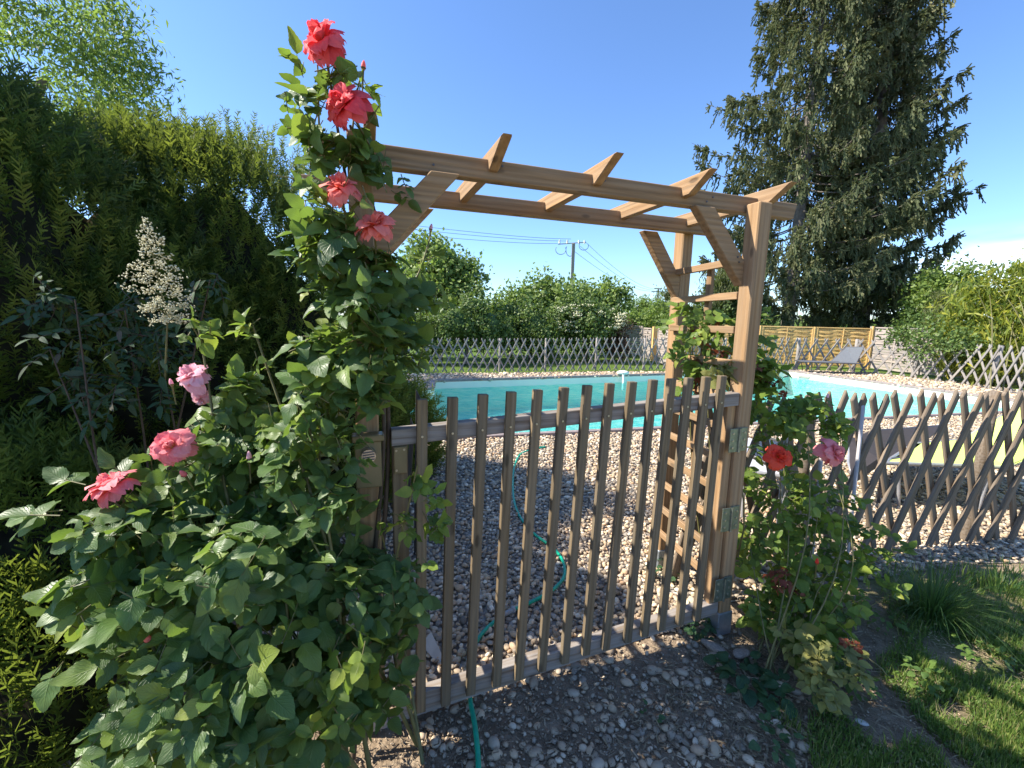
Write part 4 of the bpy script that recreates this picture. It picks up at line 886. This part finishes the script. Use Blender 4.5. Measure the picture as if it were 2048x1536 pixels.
BR.append(tubearr([pt, pb, at(330, 760, 1.75)], [.0015, .003, .004], 6))
pn = tubes('panicle', BR, M_stem, nd); BUDP = np.array(BUDP); n = len(BUDP)
stuffobj('flower_buds', [tile((ICO1[0]*np.array([.7, .7, 1.3]), ICO1[1], None), BUDP, frames(rnd_dir(n), rnd_dir(n)), rng.uniform(.0055, .0085, n))], M_cream, pn, True)

# --- yew
def sprig_tpl(n=11, seed=0):
    r = np.random.default_rng(seed); V = []; F = []; UV = []
    for i in range(n):
        for sg in (-1, 1):
            t = .04+.93*(i+r.random()*.6)/n; L_ = .14*(1-.5*abs(t-.35))*r.uniform(.75, 1.15); a = sg*pi/2+r.normal(0, .75)
            b = np.array([t, 0, .03*sin(i*.9)]); e = b+np.array([r.uniform(.07, .14), sin(a)*L_, cos(a)*L_*.8]); w_ = np.array([.027, 0, .0]); k = len(V)
            V += [b-w_, b+w_, e+w_*.5, e-w_*.5]; F.append((k, k+1, k+2, k+3)); UV += [(0, .5)]*4
    k = len(V); V += [(0, -.008, 0), (0, .008, 0), (1, .004, 0), (1, -.004, 0)]; F.append((k, k+1, k+2, k+3)); UV += [(0, .5)]*4
    return np.array(V, float), np.array(F), np.array(UV, float)
SPR = [sprig_tpl(seed=k) for k in range(5)]
def sprigs(P, R, s_, rr_): return [tile(SPR[k], P[k::5], R[k::5], s_[k::5], rr_[k::5]) for k in range(5)]
yw = empty('yew', (-2.9, 3.5, 0), 'huge dark yew shrub filling the left side behind the roses', 'shrub')
YB = [((-3.1, 3.5, .9), (1.55, 1.35, 1.45)), ((-2.3, 3.55, 1.3), (.75, .85, 1.36)), ((-2.75, 3.5, 1.25), (.9, .95, 1.45)), ((-2.35, 1.75, .25), (.85, .55, .62)), ((-1.85, 1.3, .05), (.62, .38, .42)), ((-3.6, 1.5, .9), (.9, .7, 1.75)), ((-4.35, 2.15, 2.9), (.8, .92, 2.45)), ((-3.6, 3.3, 1.3), (1.2, 1.0, 1.35)), ((-1.8, 3.6, .8), (.62, .7, 1.2)), ((-2.4, 2.8, .7), (.8, .75, 1.2)), ((-3.0, 2.5, 1.2), (.95, .75, 1.45)), ((-1.2, 3.95, .25), (.5, .5, .62)), ((-1.35, 3.3, .4), (.5, .6, .8))]  # blobs off to the far left are unseen, added to shade gravel and low yew
def hull(name, blobs, k, mat, root, sub=3):
    L = []; V0, F0 = ico(sub)
    for c, r in blobs:
        V = V0*2*np.broadcast_to(r, 3)*k; n_ = np.sin(V0[:, :1]*17+1)+np.sin(V0[:, 1:2]*13+2)+np.sin(V0[:, 2:]*15); V = V*(1+.05*n_)+np.asarray(c); L.append((V, F0, np.zeros((len(V), 2)), np.full(len(V), .25)))
    return stuffobj(name, L, mat, root, True)
hull('inner_foliage', YB, .72, M_twigshade, yw)
def outer(blobs, n, lo=.88, hi=1.04, zmin=.02):
    P, d, i = cloud(blobs, n, lo); c = np.array([b[0] for b in blobs]); r = np.array([np.broadcast_to(b[1], 3) for b in blobs]); ok = P[:, 2] > zmin
    for j in range(len(blobs)): ok &= (((P-c[j])/(r[j]*.84))**2).sum(1) > 1
    g = nrm(d/r[i]); return P[ok], g[ok]
P, g_ = outer(YB, 60000); ok = inview(P, 500) & ((g_*nrm(CAM-P)).sum(1) > -.45); P, g_ = P[ok], g_[ok]; P, g_ = P[:21500], g_[:21500]
n = len(P); D = nrm(g_*.75+Z*.75+rng.normal(0, .3, (n, 3))); Nn = nrm(nrm(CAM-P)*.6+rng.normal(0, .5, (n, 3)))
rr = np.clip((.12+.5*rng.random(n))*np.where(P[:, 2] < 1.2, .7, 1)*np.where(P[:, 1] < 2., .35, 1)+.3*(P[:, 2] > 2.1)*rng.random(n), 0, 1)  # shade put into the colour: low and near sprigs darker, high ones paler
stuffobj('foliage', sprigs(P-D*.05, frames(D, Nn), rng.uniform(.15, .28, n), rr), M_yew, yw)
P = []; D = []
for _ in range(240):
    x = rng.uniform(180, 640); y = 225+.0022*max(0, (x-430))**2*1.0+rng.uniform(55, 150); q = at(x, y, rng.uniform(3.1, 3.6)); d = nrm(np.array([rng.normal(0.1, .25), rng.normal(0, .2), 1]))
    for j in range(2): P.append(q+d*.08*j); D.append(d+rng.normal(0, .12, 3))
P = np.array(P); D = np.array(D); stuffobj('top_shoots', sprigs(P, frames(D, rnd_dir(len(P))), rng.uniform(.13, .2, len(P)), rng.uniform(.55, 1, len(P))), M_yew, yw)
tubes('trunk', [tubearr([(-2.9, 3.5, 0), (-2.85, 3.5, .8), (-2.7, 3.45, 1.6)], [.12, .09, .04], 8)], M_bark, yw)

# --- generic broadleaf trees and bushes
def broad(name, label, cat, blobs, n, size, mat, group=None, tpl=RHOMB, trunk=None, core=.72, clump=.22, nclump=160, tmat=M_bark, droop=0., cull=True, extra=None, lumps=.16):
    c0 = np.mean([b[0] for b in blobs], axis=0); root = empty(name, (c0[0], c0[1], 0), label, cat, group)
    if core: hull('inner_foliage', blobs, core, mat, root, 2)
    C_, g_ = outer(blobs, nclump*3, .72, 1.05, .0)
    if cull: k = ((g_*nrm(CAM-C_)).sum(1) > -.55); C_, g_ = C_[k], g_[k]
    C_, g_ = C_[:nclump], g_[:nclump]; m = len(C_); C_ = C_+g_*rng.normal(0, lumps, (m, 1)); i = rng.integers(0, m, n); rad = clump*rng.uniform(.6, 1.3, m)
    P = C_[i]+rng.normal(0, .5, (n, 3))*rad[i][:, None]; P[:, 2] = np.maximum(P[:, 2], .03)
    D = nrm(rng.normal(0, 1, (n, 3))+np.array([0, 0, -droop])); Nn = nrm(g_[i]*.7+Z*.5+rng.normal(0, .6, (n, 3)))
    stuffobj('foliage', [tile(tpl, P, frames(D, Nn), rng.uniform(.7, 1.3, n)*size)], mat, root)
    if trunk is not None:
        b, tr = trunk; b = np.asarray(b, float); L = [tubearr(spline([b, (b+c0)/2+np.array([.1, 0, 0]), c0], 8), np.linspace(tr, tr*.4, 8), 8)]
        tubes('trunk', L, tmat, root)
        for q in C_[::max(1, m//9)]:
            s0 = b+(c0-b)*rng.uniform(.45, .95); tubes('limb', [tubearr(spline([s0, (s0+q)/2+Z*.1, q], 7), np.linspace(tr*.4, tr*.08, 7), 6)], tmat, root)
    return root
def E(x, y, Y, rx, ry, rz=None):
    c = at(x, y, Y); k = Y/CF*(.86 if 13 < Y < 30 else 1); return (c, (rx*k, (rx+ry)/2*k, ry*k))
TG = 'trees beyond the lattice fence'
broad('ash_tree', 'pale green feathery tree at upper left behind the yew', 'tree', [E(60, 60, 10.0, 150, 110), E(-40, 150, 10.0, 180, 160), E(160, 130, 10.0, 120, 75), E(230, 165, 10.0, 70, 45), E(185, 35, 10.0, 45, 35), E(60, 230, 10.0, 130, 100), E(-60, 320, 10.0, 120, 120)], 24000, .16, M_pale_tree, tpl=NARROW, trunk=(at(-60, 700, 10.2)*np.array([1, 1, 0]), .2), core=0, clump=.55, nclump=230, droop=.6, cull=False)
broad('walnut_tree', 'tall light green walnut at the left end of the far fence', 'tree', [E(870, 560, 15.5, 60, 75), E(910, 590, 15.3, 45, 60), E(830, 590, 15.5, 45, 70), E(850, 510, 15.5, 35, 30), E(935, 560, 15.4, 25, 35)], 9000, .15, M_walnut, TG, trunk=(gz(880, 722), .1), core=.45, clump=.42, nclump=150)
broad('ivy_mound', 'dark ivy covered bush under the tall walnut', 'bush', [E(915, 650, 13.6, 65, 50), E(975, 655, 13.8, 45, 45), E(945, 615, 13.8, 40, 30), E(860, 680, 13.5, 40, 45)], 9000, .09, M_ivy, TG, trunk=(gz(930, 728), .08), clump=.25, nclump=170)
broad('ivy_mound', 'rounded dark ivy bush right of the walnut, left of the elder', 'bush', [E(1065, 655, 15, 50, 48), E(1035, 640, 15.2, 35, 35), E(1085, 680, 14.8, 35, 35), E(1005, 670, 15, 30, 40)], 7500, .09, M_ivy, TG, trunk=(gz(1060, 720), .08), clump=.25, nclump=140)
broad('walnut_tree', 'low light green walnut left of the concrete pole', 'tree', [E(1020, 620, 17, 38, 35), E(1000, 640, 17, 30, 40), E(1050, 610, 17, 30, 25)], 3500, .15, M_walnut, TG, trunk=(gz(1020, 715), .08), core=.5, clump=.4, nclump=80)
broad('walnut_tree', 'light green walnut just behind the concrete pole', 'tree', [E(1100, 600, 18, 55, 42), E(1060, 625, 18, 40, 40), E(1090, 572, 18, 25, 15), E(1150, 620, 18, 45, 40)], 5500, .16, M_walnut, TG, trunk=(gz(1100, 710), .1), core=.5, clump=.42, nclump=110)
broad('walnut_tree', 'rounded green walnut right of the concrete pole', 'tree', [E(1195, 610, 19, 50, 38), E(1225, 600, 19, 32, 28), E(1165, 595, 19, 25, 25)], 4500, .16, M_hedge, TG, trunk=(gz(1200, 706), .1), core=.55, clump=.42, nclump=100)
el = broad('elder_bush', 'elder bush with flat cream flower heads before the concrete pole', 'bush', [E(1170, 655, 15.5, 60, 48), E(1150, 630, 15.5, 40, 28), E(1200, 640, 15.5, 35, 28)], 6500, .11, M_ivy, TG, trunk=(gz(1170, 718), .08), clump=.3, nclump=130)
fl = []
for _ in range(60):
    q = at(rng.uniform(1110, 1250), rng.uniform(608, 665), 14.8+rng.uniform(-.1, .3)); m_ = 16; pp = q+rng.normal(0, 1, (m_, 3))*np.array([.07, .05, .02]); fl.append(tile((ICO1[0], ICO1[1], None), pp, np.tile(np.eye(3), (m_, 1, 1)), rng.uniform(.03, .05, m_)))
stuffobj('flower_heads', fl, M_cream, el)
broad('dead_bush', 'brown dead bush beside the elder by the old panels', 'bush', [E(1222, 668, 16, 25, 35), E(1240, 690, 16, 25, 25), E(1200, 685, 16, 25, 25)], 3500, .08, M_brown, TG, core=.7, clump=.25, nclump=80, trunk=(gz(1222, 712), .05))
broad('hedgerow_bush', 'bright green hedge bush above the old grey panels', 'bush', [E(1290, 645, 21, 55, 30), E(1255, 650, 21, 35, 28), E(1330, 650, 20, 40, 30)], 6000, .12, M_hedge, TG, core=.7, clump=.35, nclump=130, trunk=(gz(1290, 700), .08))
broad('conifer', 'dark spiky conifer left of the arbour trellis', 'tree', [E(1325, 620, 24, 22, 32), E(1335, 592, 24, 10, 16)], 2600, .16, M_thuja, TG, core=.6, clump=.3, nclump=60, trunk=(gz(1325, 700), .1), tpl=NARROW)
broad('conifer', 'small pointed green conifer left of the dark spiky one', 'tree', [E(1285, 618, 26, 16, 26), E(1268, 625, 26, 12, 22), E(1300, 628, 26, 14, 18)], 2400, .17, M_hedge, TG, core=.6, clump=.3, nclump=60, trunk=(gz(1285, 690), .1), tpl=NARROW)
broad('hedgerow_bush', 'leafy bush seen through the arbour trellis rungs', 'bush', [E(1400, 640, 19, 50, 35), E(1470, 645, 19, 60, 32)], 5000, .12, M_ivy, TG, core=.7, clump=.35, nclump=100, trunk=(gz(1420, 700), .08))
broad('weeping_conifer', 'yellow-green weeping conifer behind the right trellis', 'tree', [E(1460, 585, 19, 48, 45), E(1430, 605, 19, 30, 35), E(1480, 560, 19, 30, 25)], 6500, .17, M_thuja, TG, core=.55, clump=.35, nclump=120, droop=3, tpl=NARROW, trunk=(gz(1460, 700), .1))
# band of distant hedgerow that reads as one mass
P = []
for _ in range(26):
    x = rng.uniform(760, 2100); P.append(E(x, 655, 38, 60, rng.uniform(10, 32)))
C_, g_ = outer(P, 12000, .9, 1.05, 0.); n = len(C_)
hr = hull('far_hedgerow', P, .93, M_hedge, None, 2); tag(hr, 'far green hedgerow on the horizon', None, None, 'stuff')
stuffobj('foliage', [tile(RHOMB, C_+rng.normal(0, .2, (n, 3)), frames(rnd_dir(n), nrm(g_+rng.normal(0, .5, (n, 3)))), rng.uniform(.2, .4, n))], M_hedge, hr)
RG = 'trees right of the spruce'
broad('leafy_tree', 'bright green tree between the spruces and the bamboo', 'tree', [E(1870, 585, 17, 42, 35), E(1900, 565, 17, 38, 30), E(1930, 590, 17, 30, 40), E(1850, 625, 17, 30, 35)], 6000, .14, M_hedge, RG, core=.6, clump=.38, nclump=120, trunk=(gz(1880, 700), .12))
broad('thuja', 'brownish clipped thuja column before the bright green tree', 'tree', [E(1893, 622, 15.5, 26, 32), E(1885, 650, 15.5, 28, 30), E(1900, 600, 15.5, 18, 18)], 4000, .11, M_thuja, RG, core=.8, clump=.18, nclump=120, trunk=(gz(1893, 720), .08), droop=-2, tpl=NARROW)
broad('ivy', 'ivy hanging over the top of the grey panel fence', 'climbing plant', [E(1835, 672, 12.6, 40, 20), E(1880, 680, 11.8, 40, 24), E(1800, 668, 13.2, 22, 14), E(1920, 690, 11.5, 30, 25)], 3200, .085, M_ivy, None, core=0, clump=.22, nclump=90, trunk=None)
bb = broad('bamboo', 'yellow-green bamboo clump overhanging the right lattice fence', 'bamboo', [E(2000, 610, 11.8, 60, 50), E(2050, 590, 11.5, 60, 65), E(1960, 655, 11.9, 55, 45), E(2020, 670, 11.6, 70, 50), E(1935, 625, 12, 35, 30), E(2040, 540, 11.6, 35, 25), E(1990, 720, 11.6, 80, 35)], 6500, .24, M_bamboo, None, core=.5, clump=.33, nclump=170, droop=1.2, tpl=(NARROW[0]*np.array([1, .75, 1.6]), NARROW[1], NARROW[2]), trunk=None)
for k in range(9):
    b = np.array([12.2+rng.normal(0, .5), 10.6+rng.normal(0, .5), 0]); e = at(rng.uniform(1950, 2060), rng.uniform(520, 620), 11.6); tubes('cane', [tubearr(spline([b, (b+e)/2+Z*.3, e], 8), np.linspace(.018, .005, 8), 6)], M_stem, bb)

# --- spruces
def needle_tuft():
    V = []; F = []
    for i in range(3):
        a = i*pi/3; w_ = np.array([0, cos(a), sin(a)])*.16; k = len(V); V += [(0, 0, 0)-w_*.6, (0, 0, 0)+w_*.6, (1, 0, 0)+w_*.9, (1.1, 0, 0)-w_*.7]; F.append((k, k+1, k+2, k+3))
    return np.array(V, float), np.array(F), np.zeros((12, 2))
TUFT = needle_tuft()
def spruce(label, x, Y, top, half, z0, lean, dens=1.0, trad=.3, sparse=0.):
    b = at(x, 740, Y); b[2] = 0; root = empty('spruce', (b[0], b[1], 0), label, 'tree', 'tall spruces behind the orange fence')
    tip = b+np.array([lean, 0, top]); tubes('trunk', [tubearr(spline([b, b*.5+tip*.5, tip], 14), np.linspace(trad, .05, 14), 12)], M_bark, root)
    P = []; D = []; Q = []; z = z0; br = []
    while z < top-.5:
        f = (z-z0)/(top-z0); Lb = half*(1-f)**.95*(.72+.28*min(1, f*4))*rng.uniform(.7, 1.08)+.25; c = b+(tip-b)*(z/top); nbr = int(6*dens)+rng.integers(0, 2); a0 = rng.random()*6.28
        for k in range(nbr):
            a = a0+2*pi*k/nbr+rng.normal(0, .2); L_ = Lb*rng.uniform(.65, 1.12); o = np.array([cos(a), sin(a), 0])
            if rng.random() < sparse: continue
            pts = np.array([c+o*L_*t+Z*(-.30*L_*t*(1-t)*1.6+.10*L_*t**2.2-.1*t) for t in np.linspace(0, 1, 7)]); br.append(tubearr(pts, np.linspace(.04, .008, 7), 4))
            ns = int(L_*8*dens)+3
            for s in range(ns):
                t = rng.uniform(.18, 1.0)**.8; i = min(5, int(t*6)); q = pts[i]+(pts[i+1]-pts[i])*(t*6-i)+np.array([-o[1], o[0], 0])*rng.normal(0, .18*L_*(1.15-t)*.8)
                hl = rng.uniform(.25, .75)*(.5+.5*min(1, L_/2)); m_ = int(hl/.075)
                dr = nrm(np.array([o[0]*.3+rng.normal(0, .12), o[1]*.3+rng.normal(0, .12), -1])); rc_ = np.clip(rng.normal(.5, .25), 0, 1)
                for j in range(m_): P.append(q+dr*.075*j+rng.normal(0, .02, 3)); D.append(dr+rng.normal(0, .25, 3)); Q.append(rc_)
                for j in range(6): dd_ = nrm(o*.9+rng.normal(0, .45, 3)+Z*.15); P.append(q+rng.normal(0, .04, 3)); D.append(dd_); Q.append(min(1, rc_+.25))
        z += rng.uniform(.26, .42)/dens
    P = np.array(P); D = np.array(D); Q = np.array(Q); tubes('branches', br, M_bark, root)['kind'] = 'stuff'
    ok = project(P)[1] > -150; P, D, Q = P[ok], D[ok], Q[ok]
    stuffobj('foliage', [tile(TUFT, P, frames(D, rnd_dir(len(P))), rng.uniform(.14, .22, len(P)), Q)], M_spruce, root); print('spruce tufts', len(P)); return root
spruce('left spruce of the pair, grey trunk showing behind the orange fence', 1565, 20.5, 24, 5.5, 2.0, -.1, .85, .28, .2)
spruce('right broader spruce of the pair, drooping curtains down to the fence', 1712, 21.5, 24, 4.1, 1.4, -.9, 1.0, .34, .12)

# ------------------------------------------------------------------ utility poles and wires
def pole(x, ybase, ytop, Y, label, arm=1.4):
    t_ = at(x, ytop, Y); b = np.array([t_[0]+.0, t_[1], 0]); root = empty('utility_pole', tuple(b), label, 'utility pole', 'overhead line poles')
    board('pole_shaft', b, t_, .24, .18, (0, -1, 0), M_concrete, root, .02)
    for k in range(9): c = b+(t_-b)*(.25+.08*k); board('shaft_recess', c-Z*.12, c+Z*.12, .13, .02, (0, -1, 0), M_wire, root, 0) if 0 else None
    return root, t_
p1, t1 = pole(1147, 700, 487, 34, 'concrete pole with curved wire loops rising above the walnuts')
k = 34/CF
for dx0, dy0, dx1, dy1 in ((-30, 2, 24, -3),):
    board('crossarm', t1+np.array([dx0*k, 0, -dy0*k]), t1+np.array([dx1*k, 0, -dy1*k]),   .06, .06, Z, M_concrete, p1, .01)
for dx in (-27, -12, 10, 21): tubes('insulator', [tubearr([t1+np.array([dx*k, 0, 0]), t1+np.array([dx*k, 0, .25])], [.07, .05], 8)], M_white, p1)
for cx, cy, rx, ry in ((-24, 12, 10, 9), (-6, 12, 8, 12), (20, 4, 9, 8)):
    tubes('wire_loop', [tubearr([t1+np.array([(cx+rx*cos(a))*k, 0, (-cy+ry*sin(a))*k]) for a in np.linspace(2.6, 6.8, 16)], .022, 4)], M_wire, p1)
p2, t2 = pole(1317, 700, 577, 75, 'small distant pole with two crossarms on the horizon')
k2 = 75/CF
for dy, w_ in ((0, 7), (6, 13)): board('crossarm', t2+np.array([-w_*k2, 0, -dy*k2]), t2+np.array([w_*k2, 0, -dy*k2]), .14, .14, Z, M_concrete, p2, 0)
wl = [((820, 450, 14), (1142, 478, 34)), ((820, 458, 14), (1138, 482, 34)), ((815, 468, 14), (1115, 487, 34)), ((1172, 485, 34), (1312, 578, 75)), ((1160, 492, 34), (1308, 580, 75)), ((1148, 502, 34), (1304, 582, 75))]
names = ['top left overhead wire leading to the concrete pole', 'middle left overhead wire leading to the concrete pole', 'lowest left overhead wire leading to the concrete pole', 'upper thin wire between the concrete and distant poles', 'middle thin wire between the concrete and distant poles', 'lowest thin wire between the concrete and distant poles']
for (a, b), nm in zip(wl, names):
    a_, b_ = at(*a), at(*b); L_ = np.linalg.norm(b_-a_); pts = [a_+(b_-a_)*t-Z*L_*.035*4*t*(1-t)*(.12 if a[2] < 20 else .5) for t in np.linspace(0, 1, 24)]
    o = tubes('overhead_wire', [tubearr(pts, np.linspace(.006 if a[2] < 20 else .014, .015 if a[2] < 20 else .02, 24), 4)], M_wire); tag(o, nm, 'wire', 'overhead wires')

# ------------------------------------------------------------------ grass, weeds
def blades(name, P, Lr, mat, lean=.5, label=None, parent=None, kind='stuff'):
    n = len(P); a = rng.random(n)*2*pi; d = nrm(np.stack([np.cos(a)*lean*rng.random(n), np.sin(a)*lean*rng.random(n), np.ones(n)], 1)); o = stuffobj(name, [tile(BLADE, P, frames(d, np.stack([np.cos(a), np.sin(a), np.zeros(n)], 1)), rng.uniform(*Lr, n))], mat, parent)
    tag(o, label, None, None, kind); return o
def patch(n, x0, x1, y0, y1, f=None):
    o = []
    while len(o) < n:
        x, y = rng.uniform(x0, x1), rng.uniform(y0, y1)
        if f is None or f(x, y): o.append(gz(x, y))
    return np.array(o)-np.array([0, 0, .012])
def gm(x, y):
    q = gz(x, y); v = sin(q[0]*5.1+1)*sin(q[1]*6.3+2)+.6*sin(q[0]*13+q[1]*9); return v > .2-(x-1750)/700 and (y > 1330 or x > 1800)
def gm2(x, y):
    q = gz(x, y); v = sin(q[0]*7.3+2)*sin(q[1]*8.1+.5)+.5*sin(q[0]*17-q[1]*13); return v > .55-(x-1600)/800 and y > 1170+.10*(2048-x)*(x < 1950)
blades('lawn_grass', np.concatenate([patch(9000, 1560, 2100, 1180, 1580, gm), patch(5200, 1620, 2110, 1150, 1580, gm2)]), (.02, .075), M_grass, 1.2, 'patchy weedy green grass at lower right')
q = np.concatenate([patch(5200, 1700, 2100, 1240, 1580, gm), patch(4500, 1560, 2100, 1200, 1580, gm2)]); n = len(q); q[:, 2] = rng.uniform(.0, .02, n)
o = stuffobj('clover', [tile(RHOMB, q, frames(rnd_dir(n), nrm(Z+rng.normal(0, .4, (n, 3)))), rng.uniform(.008, .018, n))], M_grass); tag(o, 'low clover leaves in the lower right grass')
# far lawn
P = jitter(-4, 12, 11.6, 22, .11); f_, _l = polyl(ffp); P = P[(P[:, 1] > 11.6+.33*(P[:, 0]+1.5)*.9)]; P3 = to3(P, -.012); P3 = P3[inview(P3, 0)]
blades('far_lawn_grass', P3, (.06, .12), M_grass, .8, 'mown green lawn beyond the far lattice fence')
for (x, y, n_, L0, L1, lb_) in ((1860, 1235, 420, .16, .40, 'big dark green grass clump beside the near lattice fence'), (2000, 1180, 130, .1, .26, 'smaller paler grass clump at the right edge')):
    c = gz(x, y); root = empty('grass_clump', (c[0], c[1], 0), lb_, 'grass clump'); a = rng.random(n_)*2*pi; rr = rng.random(n_)*.11; P = np.stack([c[0]+np.cos(a)*rr, c[1]+np.sin(a)*rr, np.full(n_, -.01)], 1)
    B4 = []
    for i in range(n_):
        L_ = rng.uniform(L0, L1); o_ = np.array([cos(a[i]), sin(a[i]), 0]); k = rng.uniform(.15, 1.15); pts = [P[i]+o_*L_*k*t**1.7+Z*L_*(t-.55*k*t**2.6) for t in np.linspace(0, 1, 6)]; w_ = np.array([-o_[1], o_[0], 0])*.0028
        V = np.concatenate([[p-w_*(1-.85*j/5), p+w_*(1-.85*j/5)] for j, p in enumerate(pts)]); F = np.array([(2*j, 2*j+1, 2*j+3, 2*j+2) for j in range(5)]); B4.append((V, F, np.zeros((12, 2)), np.full(12, rng.random())))
    stuffobj('blades', B4, M_tuft, root)
blades('fence_foot_grass', np.concatenate([patch(500, 870, 1340, 741, 748), patch(350, 1760, 2048, 1140, 1190)]), (.04, .13), M_grass, .8, 'rough grass along the foot of the fences')
# broad leaved weeds
def weed(x, y, n_, rad, size, label, mat=M_weed, z=.03):
    c = gz(x, y); root = empty('weed', (c[0], c[1], 0), label, 'weed'); a = rng.random(n_)*2*pi; r_ = rad*np.sqrt(rng.random(n_)); P = np.stack([c[0]+np.cos(a)*r_, c[1]+np.sin(a)*r_, rng.uniform(.01, z+.04, n_)], 1)
    D = nrm(np.stack([np.cos(a), np.sin(a), rng.normal(0, .3, n_)], 1)); leaf_objs('leaf', [ROSE[0], ROSE[1]], P, frames(D, nrm(Z+rng.normal(0, .35, (n_, 3)))), rng.uniform(.7, 1.2, n_)*size, mat, root, n_)
weed(1400, 1265, 46, .06, .032, 'small ivy-like weed at the foot of the gate beside the post anchor')
weed(1490, 1370, 40, .11, .06, 'broad-leaved weed patch in front of the right rose')
weed(1590, 1400, 26, .09, .05, 'lower leafy weed under the yellow rose leaves')
weed(1330, 1150, 26, .08, .045, 'weed growing in the gravel just behind the gate pickets')
weed(1540, 1500, 22, .07, .035, 'small weed at the bottom edge of the bare soil')
for i_, (x, y, lb_) in enumerate([(1760, 1250, 'ragged green weed left of the big grass clump'), (1850, 1370, 'low weed in the lit grass below the big grass clump'), (1960, 1320, 'leafy weed near the right edge of the grass'), (1700, 1380, 'small weed between the rose and the lit grass')]):
    weed(x, y, 34, .085, .030, lb_, M_grassleaf)
weed(1300, 1440, 8, .03, .02, 'tiny seedling among the stones in front of the gate', z=.01)
def rockobj(x, y, s, label, mat, seed, ang):
    V, F, _ = pebtpl(ICO2, seed); c = gz(x, y); o = link('rock', mesh('rock', V, F, True), mat, None, Matrix.Translation(Vector((c[0], c[1], .012))) @ Matrix.Rotation(ang, 4, 'Z') @ Matrix.Diagonal((*s, 1))); tag(o, label, 'rock')
rockobj(1428, 1300, (.13, .07, .07), 'elongated brown field stone below the post anchor', M_rock, 91, -.9)
rockobj(1482, 1312, (.10, .08, .06), 'rough brown stone right of the elongated one', M_rock, 95, .3)
rockobj(1722, 1450, (.040, .028, .022), 'pale chip of stone lying in the straw at lower right', M_pale, 97, -.6)
c = gz(866, 1312); o = prism('tile_shard', [(-.03, -.05), (.03, -.06), (.02, .04), (-.01, .07)], c+Z*.03, nrm(np.array([.5, .3, .3])), nrm(np.cross(nrm(np.array([.5, .3, .3])), (0, -.7, .7))), nrm(np.cross(nrm(np.array([.5, .3, .3])), nrm(np.cross(nrm(np.array([.5, .3, .3])), (0, -.7, .7))))), .012, M_pale); tag(o, 'pale broken tile leaning in the gravel behind the first picket', 'tile')
bpy.context.view_layer.update()
